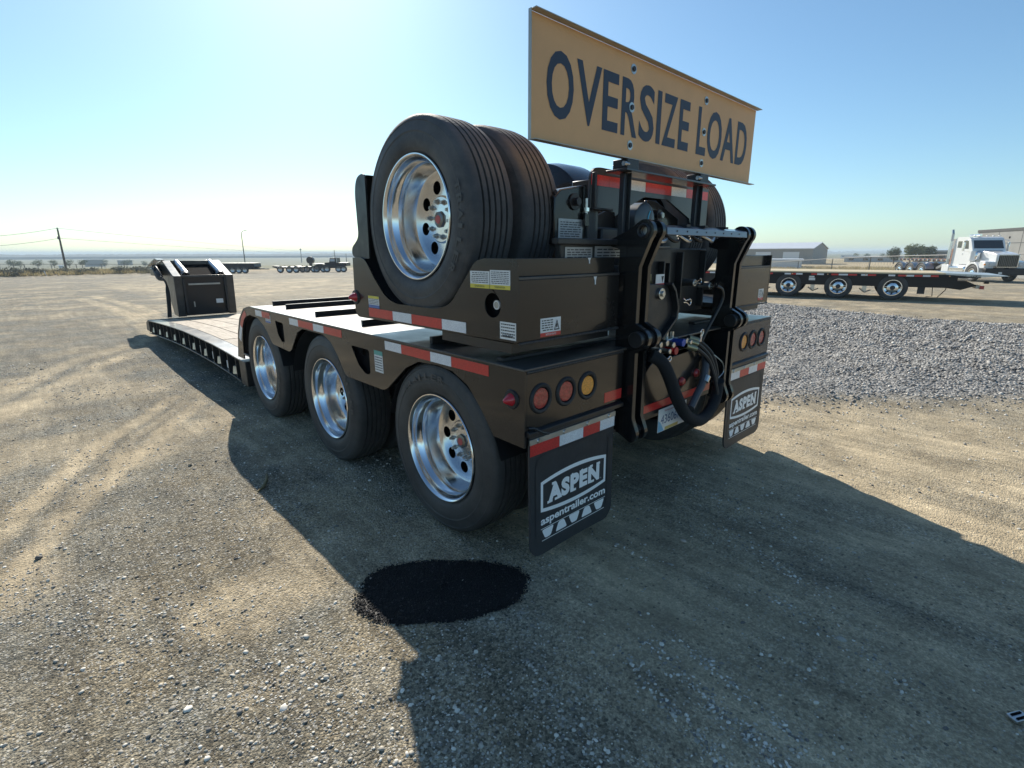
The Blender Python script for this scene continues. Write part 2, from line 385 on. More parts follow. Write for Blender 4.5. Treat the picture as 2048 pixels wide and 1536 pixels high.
def height(x, y):
    x = np.asarray(x, float); y = np.asarray(y, float)
    r = np.hypot(x + 1.0, y)
    near = 1 - sstep(14, 30, r)
    z = big(x, y)
    z = z + near * (0.010 * fbm(x*1.1, y*1.1, 1.0) + 0.007 * fbm(x*6, y*6, 2.0) + 0.0045 * fbm(x*19, y*19, 3.0, 3))
    for pl_, wd_ in (([(-3.172, 2.016), (-2.949, 2.583), (-2.707, 3.175), (-2.378, 3.801), (-1.828, 4.76)], .10), ([(-3.142, 1.446), (-2.915, 1.956), (-2.645, 2.523), (-2.282, 3.237), (-1.662, 4.347)], .10)):
        for a_, c_ in zip(pl_[:-1], pl_[1:]): z = z - .006*seg(x, y, a_, c_, wd_)
    # faint wheel ridges running roughly with the trailer
    u = x * 0.97 + y * 0.24
    z = z + near * 0.005 * fbm(u*9, y*0.6, 8.0, 3) * sstep(-0.6, 0.4, x)
    bm_, d = bedmask(x, y)
    q = x * 0.80 - y * 0.60 
    ridg = (0.075 * np.abs(np.sin(4.6 * (0.74 * x - 0.67 * y) + 1.2 * fbm(x*.5, y*.5, 9.0))) + 0.026 * np.sin(17 * (0.74 * x - 0.67 * y) + 2 * fbm(x*.6, y*.6, 9.5))) * sstep(.3, 1.2, d)
    z = z + bm_ * (0.055 + ridg + 0.05 * fbm(x*2.2, y*2.2, 11.0) + 0.012 * fbm(x*16, y*16, 12.0, 3)) * (1 - sstep(18, 30, r))
    return z
def hz(x, y): return float(height(np.array([x]), np.array([y]))[0])

N = 700
tt = np.linspace(-1, 1, N + 1); bb = 9.38; aa = 8.0 / bb
sx = -1.4 + aa * np.sinh(bb * tt); sy = 0.4 + aa * np.sinh(bb * tt)
X, Y = np.meshgrid(sx, sy); X = X.ravel(); Y = Y.ravel(); Z = height(X, Y)
me = bpy.data.meshes.new('ground')
me.vertices.add(len(X)); me.vertices.foreach_set('co', np.stack([X, Y, Z], 1).astype(np.float32).ravel())
ii, jj = np.meshgrid(np.arange(N), np.arange(N)); k = (jj * (N+1) + ii).ravel()
F = np.stack([k, k+1, k+N+2, k+N+1], 1).astype(np.int32)
me.loops.add(F.size); me.loops.foreach_set('vertex_index', F.ravel())
me.polygons.add(len(F)); me.polygons.foreach_set('loop_start', np.arange(0, F.size, 4, dtype=np.int32))
me.update(calc_edges=True); me.shade_smooth()
wx = X + 0.22*fbm(X*.8, Y*.8, 20.0); wy = Y + 0.22*fbm(X*.8+9, Y*.8, 21.0)
tone = np.zeros_like(X)
TRK = [([(-3.172, 2.016), (-2.949, 2.583), (-2.707, 3.175), (-2.378, 3.801), (-1.828, 4.76)], .085, 1.0),
       ([(-3.142, 1.446), (-2.915, 1.956), (-2.645, 2.523), (-2.282, 3.237), (-1.662, 4.347)], .085, 1.0),
       ([(-3.05, 1.75), (-2.83, 2.27), (-2.57, 2.85), (-2.33, 3.5), (-1.75, 4.5)], .05, .55),
       ([(-3.293, 5.665), (-2.92, 6.858), (-2.502, 7.85), (-1.921, 8.596), (-1.349, 9.36)], .16, .8),
       ([(-3.26, 4.907), (-2.805, 5.968), (-2.279, 7.194), (-1.723, 8.118)], .14, .8),
       ([(-1.446, 23.379), (-1.185, 16.89), (-0.939, 12.793), (-1.2, 10)], .22, .8), ([(-0.916, 24.577), (-0.659, 18.469), (-0.585, 14.557), (-.9, 10)], .22, .8),
       ([(-9, 20), (-4, 19), (3, 21), (9, 27)], .5, .5), ([(-8, 13), (-5, 14.5), (-1, 16)], .4, .5), ([(-8, 30), (0, 33), (12, 34)], .9, .45),
       ([(.75, 1.6), (0.90, 0.40), (0.93, -0.8), (0.72, -1.9)], .22, .95), ([(1.55, 0.6), (1.58, -0.9), (1.45, -1.9)], .26, .5)]
wx2 = X + 0.05*fbm(X*3, Y*3, 22.0); wy2 = Y + 0.05*fbm(X*3+9, Y*3, 23.0)
for pl_, wd, s_ in TRK:
    for a, b_ in zip(pl_[:-1], pl_[1:]): tone = np.maximum(tone, s_ * seg(wx2, wy2, a, b_, wd))
tone = tone * (0.75 + 0.5*fbm(X*7, Y*7, 30.0)) + 0.5 * sstep(0.02, 0.4, fbm(X*1.3, Y*1.3, 31.0)) + 0.32*sstep(0.2, 0.9, X)*(1-sstep(30, 60, np.hypot(X, Y)))
tone = tone + 0.22 * fbm(X*.25 + 3, Y*.25, 33.0)
fine = sstep(-1.75, -0.9, X - .15*Y + .25*fbm(X*1.5, Y*1.5, 34.0)) * (1 - sstep(2.2, 3.4, np.hypot(X - .6, Y + .6) + .4*fbm(X*2, Y*2, 35.0)))
tone = np.maximum(tone, fine * (0.72 + 0.5*fbm(X*3.5, Y*.9, 36.0) + .25*fbm(X*9, Y*3, 37.0)))
bed, _ = bedmask(X, Y)
dd = np.hypot(X - CAMP.x, Y - CAMP.y); ph = np.arctan2(X - CAMP.x, Y - CAMP.y); wr = sstep(0.85, 1.15, ph)
dry = sstep(89, 92, dd + 3*fbm(X*.1, Y*.1, 40.0)) * (1 - wr) + sstep(54, 60, dd + 5*fbm(X*.05, Y*.05, 41.0)) * wr
green = (1 - wr) * sstep(104, 125, dd) * sstep(-.5, .3, fbm(X*.02, Y*.02, 42.0) + 0.3) + wr * sstep(0.1, 0.5, fbm(X*.03, Y*.06, 43.0)) * .6 * sstep(60, 80, dd)
green = np.maximum(green, sstep(250, 500, dd))
colr = np.stack([np.clip(tone, 0, 1), np.clip(bed, 0, 1), np.clip(dry, 0, 1), np.clip(green, 0, 1)], 1).astype(np.float32)
at = me.attributes.new('mask', 'FLOAT_COLOR', 'POINT'); at.data.foreach_set('color', colr.ravel())

mt, t, b = nodes_of('ground_gravel'); NN = t.nodes; LL = t.links
def nd(ty, **kw):
    n = NN.new(ty)
    for k_, v_ in kw.items():
        if k_.startswith('i_'):
            key = k_[2:]; key = int(key) if key.isdigit() else key.replace('_', ' ')
            n.inputs[key].default_value = v_
        else: setattr(n, k_, v_)
    return n
tc = nd('ShaderNodeTexCoord'); atn = nd('ShaderNodeAttribute', attribute_name='mask'); sep = nd('ShaderNodeSeparateColor'); LL.new(atn.outputs['Color'], sep.inputs[0])
def mixc(fac, a, b_):
    mx = nd('ShaderNodeMix', data_type='RGBA')
    for s_, i_ in ((fac, 0), (a, 6), (b_, 7)):
        if isinstance(s_, (tuple, float, int)): mx.inputs[i_].default_value = (*s_, 1) if isinstance(s_, tuple) else s_
        else: LL.new(s_, mx.inputs[i_])
    return mx.outputs[2]
def math_(op, a, b_=0.0, c_=0.0):
    n = nd('ShaderNodeMath', operation=op)
    for i_, s_ in enumerate((a, b_, c_)):
        if isinstance(s_, (float, int)): n.inputs[i_].default_value = s_
        else: LL.new(s_, n.inputs[i_])
    return n.outputs[0]
def vor(sc, rand=1.0, feat='F1'):
    v = nd('ShaderNodeTexVoronoi', feature=feat); v.inputs['Scale'].default_value = sc; v.inputs['Randomness'].default_value = rand
    LL.new(tc.outputs['Object'], v.inputs['Vector']); return v
def noi(sc, det=5, ro=.6):
    v = nd('ShaderNodeTexNoise'); v.inputs['Scale'].default_value = sc; v.inputs['Detail'].default_value = det; v.inputs['Roughness'].default_value = ro
    LL.new(tc.outputs['Object'], v.inputs['Vector']); return v
n1 = noi(2.3, 8, .7); n2 = noi(35, 5, .7); v1 = vor(110); v2 = vor(48); v3 = vor(210); n0 = noi(0.35, 4)
n0b = noi(1.3, 7, .75)
mr0 = nd('ShaderNodeMapRange', i_1=.38, i_2=.62); LL.new(n0b.outputs[0], mr0.inputs[0])
basec = mixc(mr0.outputs[0], (0.165, 0.160, 0.132), (0.230, 0.190, 0.125))
basec = mixc(math_('MULTIPLY', sep.outputs[0], 0.9), basec, (0.56, 0.45, 0.29))
mr = nd('ShaderNodeMapRange', i_1=.3, i_2=.7, i_3=0.62, i_4=1.35); LL.new(n1.outputs[0], mr.inputs[0])
mr2 = nd('ShaderNodeMapRange', i_1=.3, i_2=.7, i_3=0.75, i_4=1.28); LL.new(n2.outputs[0], mr2.inputs[0])
def scol(c, s_):
    v = nd('ShaderNodeVectorMath', operation='SCALE'); LL.new(c, v.inputs[0]); LL.new(s_, v.inputs['Scale']); return v.outputs[0]
sc1 = nd('ShaderNodeSeparateColor'); LL.new(v1.outputs['Color'], sc1.inputs[0])
mr3 = nd('ShaderNodeMapRange', i_1=0.0, i_2=1.0, i_3=0.5, i_4=1.6); LL.new(sc1.outputs[0], mr3.inputs[0])
sc3 = nd('ShaderNodeSeparateColor'); LL.new(v3.outputs['Color'], sc3.inputs[0])
mr4 = nd('ShaderNodeMapRange', i_1=0.0, i_2=1.0, i_3=0.7, i_4=1.35); LL.new(sc3.outputs[1], mr4.inputs[0])
mpst = nd('ShaderNodeMapping'); mpst.inputs['Scale'].default_value = (7.0, 0.55, 1); mpst.inputs['Rotation'].default_value = (0, 0, 0.06); LL.new(tc.outputs['Object'], mpst.inputs[0])
nst = nd('ShaderNodeTexNoise'); nst.inputs['Scale'].default_value = 1.6; nst.inputs['Detail'].default_value = 7; nst.inputs['Roughness'].default_value = .7; LL.new(mpst.outputs[0], nst.inputs['Vector'])
mrst = nd('ShaderNodeMapRange', i_1=.35, i_2=.65, i_3=0.78, i_4=1.22); LL.new(nst.outputs[0], mrst.inputs[0])
basec = scol(basec, mrst.outputs[0])
basec = scol(basec, mr.outputs[0])
smooth_c = basec
basec = scol(scol(scol(basec, mr2.outputs[0]), mr3.outputs[0]), mr4.outputs[0])
basec = mixc(math_('MULTIPLY', sep.outputs[0], 0.75), basec, smooth_c)
sc2 = nd('ShaderNodeSeparateColor'); LL.new(v2.outputs['Color'], sc2.inputs[0])
light = math_('MULTIPLY', math_('GREATER_THAN', sc2.outputs[0], 0.66), math_('LESS_THAN', v2.outputs['Distance'], 0.30))
inv = math_('SUBTRACT', 1.0, math_('MULTIPLY', sep.outputs[0], 0.9))
light = math_('MULTIPLY', light, inv)
basec = mixc(math_('MULTIPLY', light, 0.7), basec, (0.52, 0.49, 0.43))
v5 = vor(95); sc5 = nd('ShaderNodeSeparateColor'); LL.new(v5.outputs['Color'], sc5.inputs[0])
pm = noi(1.1, 5, .7); pmr = nd('ShaderNodeMapRange', i_1=.42, i_2=.62, i_3=0.86, i_4=0.60); LL.new(pm.outputs[0], pmr.inputs[0])
light2 = math_('MULTIPLY', math_('GREATER_THAN', sc5.outputs[0], pmr.outputs[0]), math_('LESS_THAN', v5.outputs['Distance'], 0.36))
light2 = math_('MULTIPLY', light2, inv)
basec = mixc(math_('MULTIPLY', light2, 0.75), basec, (0.60, 0.57, 0.50))
darks = math_('MULTIPLY', math_('LESS_THAN', sc2.outputs[1], 0.15), math_('LESS_THAN', v2.outputs['Distance'], 0.30))
basec = mixc(math_('MULTIPLY', darks, 0.6), basec, (0.05, 0.047, 0.044))
v4 = vor(38); sc4 = nd('ShaderNodeSeparateColor'); LL.new(v4.outputs['Color'], sc4.inputs[0])
cr = nd('ShaderNodeValToRGB'); LL.new(sc4.outputs[0], cr.inputs[0]); cr.color_ramp.elements[0].color = (.09,.088,.085,1); cr.color_ramp.elements[1].color = (.52,.50,.46,1)
basec = mixc(sep.outputs[1], basec, cr.outputs[0])
n5 = noi(0.6, 8, .75)
dryc = mixc(n5.outputs[0], (0.26, 0.21, 0.14), (0.62, 0.50, 0.30))
basec = mixc(sep.outputs[2], basec, dryc)
n6 = noi(0.05, 8, .7)
grn = mixc(n6.outputs[0], (0.07, 0.085, 0.035), (0.24, 0.22, 0.12))
basec = mixc(atn.outputs['Alpha'], basec, grn)
LL.new(basec, b.inputs['Base Color']); b.inputs['Roughness'].default_value = 0.9; b.inputs['Specular IOR Level'].default_value = 0.25
h1 = math_('MULTIPLY', v1.outputs['Distance'], -0.006); h2 = math_('MULTIPLY', v3.outputs['Distance'], -0.003)
h3 = math_('MULTIPLY', n2.outputs[0], 0.012); h4 = math_('MULTIPLY', math_('MULTIPLY', v4.outputs['Distance'], -0.03), sep.outputs[1])
hh = math_('ADD', math_('ADD', h1, h2), math_('ADD', h3, h4))
bp = nd('ShaderNodeBump'); bp.inputs['Strength'].default_value = 1.0; bp.inputs['Distance'].default_value = 1.0
LL.new(hh, bp.inputs['Height']); LL.new(bp.outputs[0], b.inputs['Normal'])
me.materials.append(mt)
g = bpy.data.objects.new('ground', me); COL.objects.link(g)
g['kind'] = 'structure'; g['label'] = 'grey brown gravel yard running out to dry open country'; g['category'] = 'ground'

ZG = Z.reshape(N+1, N+1)
def gz(x, y):     # height of the ground mesh itself
    x = np.asarray(x, float); y = np.asarray(y, float)
    i = np.clip(np.searchsorted(sx, x) - 1, 0, N-1); j = np.clip(np.searchsorted(sy, y) - 1, 0, N-1)
    u = (x - sx[i])/(sx[i+1]-sx[i]); v = (y - sy[j])/(sy[j+1]-sy[j])
    return ZG[j, i]*(1-u)*(1-v) + ZG[j, i+1]*u*(1-v) + ZG[j+1, i]*(1-u)*v + ZG[j+1, i+1]*u*v

# far ridge on the horizon
def ridge(name, D, px0, px1, h0, amp, col, seed, label, base=-9):
    bld = B(); n = 420; V = []
    for i in range(n + 1):
        px = px0 + (px1 - px0) * i / n
        q = at3(px, 508, D); q2 = at3(px, 508, D * 1.25)
        f_ = float(fbm(np.array([i * .13]), np.array([seed * 1.0]), seed, 5)[0]) * amp + random.random()**3 * amp * .9
        V += [(q.x, q.y, base), (q.x, q.y, base + 2 + .35*(h0 - base)), (q2.x, q2.y, h0 + f_), (q2.x*1.05, q2.y*1.05, base)]
    Fs = []
    for i in range(n):
        for k_ in range(3): Fs.append((i*4+k_, (i+1)*4+k_, (i+1)*4+k_+1, i*4+k_+1))
    bld.add(V, Fs)
    o = bld.obj(name, mat(name + '_cover', col, 0.95, var=0.5, vscale=0.02))
    o['kind'] = 'structure'; o['label'] = label; o['category'] = 'hills'
ridge('hills', 1300, -700, 1150, 0.6, 1.4, (0.03, 0.04, 0.035), 3, 'low wooded ridge fading blue along the horizon behind the gooseneck')
ridge('hills', 2300, 1250, 2900, 5.0, 5.0, (0.07, 0.08, 0.06), 5, 'faint low hills behind the warehouse and the trees on the right')

# ------------------------------------------------------------ stones
def icos():
    p = (1 + 5 ** .5) / 2
    V = np.array([(-1,p,0),(1,p,0),(-1,-p,0),(1,-p,0),(0,-1,p),(0,1,p),(0,-1,-p),(0,1,-p),(p,0,-1),(p,0,1),(-p,0,-1),(-p,0,1)], float)
    F = np.array([(0,11,5),(0,5,1),(0,1,7),(0,7,10),(0,10,11),(1,5,9),(5,11,4),(11,10,2),(10,7,6),(7,1,8),(3,9,4),(3,4,2),(3,2,6),(3,6,8),(3,8,9),(4,9,5),(2,4,11),(6,2,10),(8,6,7),(9,8,1)])
    return V / np.linalg.norm(V[0]), F
IV, IF = icos()
def octa():
    V = np.array([(1,0,0),(-1,0,0),(0,1,0),(0,-1,0),(0,0,1),(0,0,-1)], float)
    F = np.array([(0,2,4),(2,1,4),(1,3,4),(3,0,4),(2,0,5),(1,2,5),(3,1,5),(0,3,5)]); return V, F
def stones(name, x, y, z, r, mt, V0=IV, F0=IF, flat=.6):
    n = len(x); m_ = len(V0)
    a = rng.uniform(0, 2*np.pi, n); sc = rng.uniform(.65, 1.35, (n, 3)); sc[:, 2] *= flat
    V = V0[None] * (1 + rng.uniform(-.22, .22, (n, m_, 1)))
    V = V * sc[:, None, :] * r[:, None, None]
    tl = rng.normal(0, .35, n)
    vy = V[..., 1]*np.cos(tl)[:, None] - V[..., 2]*np.sin(tl)[:, None]; vz = V[..., 1]*np.sin(tl)[:, None] + V[..., 2]*np.cos(tl)[:, None]
    vx = V[..., 0]*np.cos(a)[:, None] - vy*np.sin(a)[:, None]; vy2 = V[..., 0]*np.sin(a)[:, None] + vy*np.cos(a)[:, None]
    P = np.stack([vx + x[:, None], vy2 + y[:, None], vz + z[:, None]], -1).reshape(-1, 3).astype(np.float32)
    F = (F0[None] + (np.arange(n) * m_)[:, None, None]).reshape(-1, 3).astype(np.int32)
    me = bpy.data.meshes.new(name); me.vertices.add(len(P)); me.vertices.foreach_set('co', P.ravel())
    me.loops.add(F.size); me.loops.foreach_set('vertex_index', F.ravel())
    me.polygons.add(len(F)); me.polygons.foreach_set('loop_start', np.arange(0, F.size, 3, dtype=np.int32))
    me.update(calc_edges=True); me.materials.append(mt)
    o = bpy.data.objects.new(name, me); COL.objects.link(o); return o
def in_view(x, y, m_=60):
    dx = x - CAMP.x; dy = y - CAMP.y; dz = -CAMP.z
    de = dx*FW.x + dy*FW.y + dz*FW.z; de = np.where(de < .2, 1e-3, de)
    u = 1024 + 1010.6*(dx*RT.x + dy*RT.y + dz*RT.z)/de; v = 768 - 1010.6*(dx*UP.x + dy*UP.y + dz*UP.z)/de
    return (u > -m_) & (u < 2048 + m_) & (v < 1536 + m_) & (de > .3)
# small loose stones
n = 60000
rr = 0.6 + 9.0 * rng.random(n) ** 1.35; th = rng.uniform(-.35, 2.1, n)
x = CAMP.x + rr*np.sin(th); y = CAMP.y + rr*np.cos(th)
dens = fbm(x*1.6, y*1.6, 50.0) + .35*fbm(x*6, y*6, 51.0)
wn = ((x + .97*0)*0.97 + y*.24); wind = np.abs(np.sin(wn*9 + fbm(x*.9, y*.9, 52.0)*2.2)) < .16; shz = (x > -1.75 + .25*y) & (y < 1.2)
keep = in_view(x, y, 120) & (rng.random(n) < np.clip(np.where(shz, .10 + .5*np.clip(dens, 0, 1) + .75*wind*(dens > -.05), .45 + 1.2*dens), .05, 1))
x, y, rr = x[keep], y[keep], rr[keep]
r = 0.0018 + 0.0070 * rng.random(len(x)) ** 4.5 + .0006*rr
bigs = rng.random(len(x)) < .008; r[bigs] *= 2.0
# short rows of pebbles pushed up by tyres
for (a0, a1, nn, wd_) in (((-1.19, -.55), (-1.36, -1.20), 260, .022), ((-1.30, -.50), (-1.47, -1.05), 200, .020), ((-1.08, -.62), (-1.22, -1.15), 120, .016), ((-.55, -.75), (-.72, -1.35), 110, .03),
                          ((-.15, -.35), (-.40, -1.0), 120, .035), ((.25, .1), (.10, -.7), 140, .05), ((-1.62, -.35), (-1.72, -.8), 120, .03), ((-2.5, .6), (-2.9, 1.5), 220, .09), ((-2.75, .9), (-3.1, 1.7), 160, .07), ((-2.2, -.1), (-2.35, .35), 120, .05)):
    t9 = rng.random(nn)**.9; g1 = rng.normal(0, wd_, nn)
    x9 = a0[0] + (a1[0]-a0[0])*t9 + g1; y9 = a0[1] + (a1[1]-a0[1])*t9 + rng.normal(0, wd_*.6, nn)
    x = np.concatenate([x, x9]); y = np.concatenate([y, y9]); r = np.concatenate([r, rng.uniform(.0022, .0075, nn)])
o = stones('loose_stones', x, y, gz(x, y) + r*.15, r, STONE, flat=.45)
tag(o, 'loose small stones scattered over the gravel yard', 'gravel', kind='stuff')
# gravel windrow bed
OV, OF = octa()
n = 72000
x = rng.uniform(1.2, 13.5, n); y = rng.uniform(-3.4, 9, n)
keep = (polydist(x, y, BEDP) + .35*fbm(x*1.3, y*1.3, 5.0) + .12*fbm(x*5, y*5, 6.0) + rng.normal(0, .26, n) > 0) & in_view(x, y, 40)
dist = np.hypot(x - CAMP.x, y - CAMP.y); keep &= rng.random(n) < np.clip(9/dist, .35, 1)
x, y, dist = x[keep], y[keep], dist[keep]
r = rng.uniform(.008, .019, len(x)) * np.clip(dist/7, 1, 1.5)
o = stones('gravel_bed', x, y, gz(x, y) + r*.15, r, GRAV, OV, OF, .75)
tag(o, 'raked bed of coarse pale crushed gravel beside the flatbed trailer', 'gravel', kind='stuff')
# dark asphalt-like spill
SPC = (-1.600, 0.225)
def spill(t_):
    return (abs(math.cos(t_))**2.8 + abs(math.sin(t_))**2.8)**(-1/2.8) * .93 * spill0(t_)
def spill0(t_):
    return .02*math.sin(2*t_+.6) + 0.285 + .014*math.sin(3*t_+1) + .010*abs(math.sin(4*t_)) + .007*abs(math.sin(9*t_+2))
us, vs_ = (0.73, -0.68), (0.68, 0.73)
bld = B(); n = 220; V = [(SPC[0], SPC[1], float(gz(*SPC)) + .006)]; rings = 26
SPR = []
for j in range(1, rings + 1):
    for i in range(n):
        t_ = 2*math.pi*i/n; f_ = j/rings * spill(t_) * (1 + (.05*random.random() if j == rings else 0))
        px_, py_ = SPC[0] + us[0]*f_*1.30*math.cos(t_) + vs_[0]*f_*.80*math.sin(t_), SPC[1] + us[1]*f_*1.30*math.cos(t_) + vs_[1]*f_*.80*math.sin(t_)
        V.append((px_, py_, float(gz(px_, py_)) + (.006 if j < rings - 2 else .003 if j < rings else -.004) + random.uniform(-.003, .003)))
Fs = [(0, 1+i, 1+(i+1) % n) for i in range(n)]
for j in range(rings - 1):
    for i in range(n): Fs.append((1+j*n+i, 1+(j+1)*n+i, 1+(j+1)*n+(i+1) % n, 1+j*n+(i+1) % n))
bld.add(V, Fs)
SPM = mat('wet_black_spill', (0.006, 0.005, 0.005), 0.55, var=.3, vscale=30, bump=1.0, bscale=70)
so = bld.obj('dark_spill', SPM); tag(so, 'ragged black wet patch on the gravel in front of the rear wheel', 'stain')
n = 14000; t_ = rng.uniform(0, 2*np.pi, n); f_ = np.sqrt(rng.random(n)) * np.array([spill(q_) for q_ in t_]) * rng.uniform(.94, 1.05, n)
x = SPC[0] + us[0]*f_*1.30*np.cos(t_) + vs_[0]*f_*.80*np.sin(t_); y = SPC[1] + us[1]*f_*1.30*np.cos(t_) + vs_[1]*f_*.80*np.sin(t_)
o = stones('spill_crumbs', x, y, gz(x, y) + rng.uniform(.002, .010, n), rng.uniform(.0018, .0052, n), TAR)
o.parent = so; o['kind'] = 'stuff'

# ------------------------------------------------------------ wheels
def tyre_mesh(Rt=.465, w_=.255, rb=.292, grooves=5, n=96, name='tyre'):
    P = [(.022, rb), (.006, rb+.012), (-.004, rb+.035), (-.010, rb+.075), (-.006, rb+.09), (-.006, rb+.094), (-.0085, rb+.098), (0.0, Rt-.045), (.004, Rt-.030), (.002, Rt-.028), (.006, Rt-.020), (.014, Rt-.008), (.024, Rt-.002)]
    x0, x1 = .026, w_ - .026; gw = .012; gd = .014
    step = (x1 - x0) / (grooves + 1)
    for g_ in range(1, grooves + 1):
        c = x0 + step*g_; crown = .004 * (1 - ((c - w_/2)/(w_/2))**2)
        P += [(c - gw/2, Rt + crown), (c - gw/2 + .0015, Rt + crown - gd), (c + gw/2 - .0015, Rt + crown - gd), (c + gw/2, Rt + crown)]
    m_ = [(w_ - x, r_) for x, r_ in reversed(P[:13])]
    P += m_
    b_ = B().lathe(P, n=n, closed=False)
    return b_
def rim_mesh(rb=.292):
    P = [(.018, rb-.002), (.004, rb+.006), (-.001, rb+.003), (-.001, rb-.002), (.006, rb-.010), (.016, rb-.014), (.030, rb-.016), (.050, rb-.019), (.062, rb-.030), (.072, rb-.036), (.105, rb-.038), (.150, rb-.042), (.172, rb-.052), (.180, rb-.070), (.178, rb-.085)]
    return B().lathe(P, n=72)
def disc_mesh(rb=.292, nh=8):
    # convex disc with hand holes: polygon rings with real holes, dished by radius
    ro = rb - .082; b_ = B()
    holes = [circ(.162*math.cos(2*math.pi*i/nh + .2), .162*math.sin(2*math.pi*i/nh + .2), .033, 20) for i in range(nh)]
    b_.prism(circ(0, 0, ro, 64), holes + [circ(0, 0, .118, 40)], 'x', .176, .186)
    b_.lathe([(.176, .118), (.168, .116), (.162, .110), (.160, 0.03)], n=40)
    return b_
TYRE = tyre_mesh().mesh('tyre', RUB); TYRED = tyre_mesh().mesh('tyre', RUBD)
RIM = rim_mesh().mesh('rim', ALU); DISC = disc_mesh().mesh('wheel', ALU)
BACKD = B().lathe([(.21, .26), (.21, .0)], n=32).mesh('brake_drum', DARK)
_b = B().lathe([(.146, .0), (.146, .030), (.150, .040), (.175, .046)], n=8); HUB = _b.mesh('hub_cap', mat('hub_steel', (.22,.22,.21), .35, metal=1))
_b = B().lathe([(.1435, .0), (.1435, .020), (.1465, .022)], n=20); HUBR = _b.mesh('hub_logo', mat('red_hub_logo', (.55, .10, .09), .4))
LUG = B().cyl((.162, 0, 0), (.140, 0, 0), .010, .008, 10).cyl((.166, 0, 0), (.157, 0, 0), .014, .014, 12).mesh('lug_nut', mat('worn_lug_steel', (.42, .41, .39), .4, metal=1))
def curved_text(txt, r0, h, a0, da, xx, mt_):
    b_ = B(); k_ = 0
    for ch in txt:
        if ch != ' ':
            V, F = glyphs(ch, offset=.02)
            ys = [q[1] for q in V]; xs = [q[0] for q in V]; x0 = min(xs); wd = max(xs) - x0
            o = []
            for (gx, gy) in V:
                a = a0 - k_*da - (gx - x0)/max(wd, .3)*da*.78; r_ = r0 + h*gy/.72
                o.append((xx(r_), r_*math.cos(a), r_*math.sin(a)))
            b_.add(o, F)
        k_ += 1
    return b_
LETR = mat('moulded_tyre_lettering', (0.075, 0.073, 0.07), .55)
# text on outer face (local -x side); increasing angle from +y axis to +z : seen from -x, +y is to the left
SWT = curved_text('TRAILER', .385, .030, R(128), R(-9.5), lambda r_: -.0105, LETR)
def _mk():
    b_ = B(); k_ = 0
    for s_, a0 in (('TRAILER', 50),):
        for k_, ch in enumerate(s_):
            V, F = glyphs(ch, offset=.02); xs = [q[0] for q in V]; x0 = min(xs); wd = max(xs) - x0
            o = []
            for gx, gy in V:
                a = R(a0) + R(9.0)*k_ + R(7.0)*(gx - x0)/max(wd, .35); r_ = .375 + .034*gy/.72
                o.append((-.0118, -r_*math.cos(a)*-1, r_*math.sin(a)))
            b_.add(o, F)
    return b_
_lt = _mk(); LETM = _lt.mesh('sidewall_lettering', LETR, smooth=False)
def wheel(parent, x, y, z, side=-1, ang=0.0, outer=True, dusty=False, inner_gap=.33):
    """side -1: outer face looks to -x."""
    def place(o):
        o.location = (x, y, z); o.rotation_euler = (ang if side < 0 else -ang, 0, 0 if side < 0 else math.pi)
        return o
    wo_ = place(link('wheel', DISC, parent))
    for nm, me_ in (('tyre', TYRED if dusty else TYRE), ('rim', RIM), ('hub_cap', HUB), ('hub_logo', HUBR), ('brake_drum', BACKD)): link(nm, me_, wo_)
    if side < 0: link('sidewall_lettering', LETM, wo_)
    for i in range(10):
        a = 2*math.pi*i/10 + .1
        link('lug_nut', LUG, wo_, loc=(0, .088*math.cos(a), .088*math.sin(a)))
    if inner_gap:
        o = link('inner_tyre', TYRED if dusty else TYRE, parent)
        o.location = (x + (-side)*inner_gap, y, z); o.rotation_euler = (ang, 0, 0 if side < 0 else math.pi)
    return wo_

# ------------------------------------------------------------ lowboy trailer
TR = thing('lowboy_trailer', 'black three axle lowboy trailer with polished wheels, wooden drop deck and mud flaps', 'trailer')
W = 1.295
DZ = 0.994
side_out = [(0, DZ), (0, .657), (.20, .662), (.29, .775), (.38, .865), (.50, .915), (.62, .925), (.80, .915), (.93, .860), (1.169, .684), (1.693, .684),
            (1.78, .80), (1.876, .885), (1.995, .925), (2.36, .925), (2.465, .89), (2.56, .80), (2.656, .708), (3.074, .724), (3.16, .81), (3.246, .865), (3.384, .915),
            (3.60, .925), (3.76, .89), (3.86, .80), (3.93, .66), (3.97, .457), (4.15, .457), (4.04, .714), (3.93, .856), (3.77, .962), (3.589, DZ)]
side_out = rnd(side_out, [9, 10, 17, 18], .05)
win1 = rnd([(1.566, .905), (1.337, .905), (1.344, .772), (1.38, .755), (1.44, .772), (1.53, .80)], [0, 1, 2, 3, 4, 5], .03)
win1 = rnd([(1.575, .905), (1.337, .905), (1.337, .755), (1.40, .745), (1.49, .79)], [0, 1, 2, 3, 4], .025)
win2 = rnd([(2.94, .935), (2.762, .928), (2.762, .775), (2.82, .765), (2.90, .82)], [0, 1, 2, 3, 4], .02)
for sgn in (-1, 1):
    xa, xb = (-W, -W + .012) if sgn < 0 else (W - .012, W)
    B().prism(side_out, [win1, win2], 'x', xa, xb).obj('side_plate', PAINT, TR, bev=.0015)
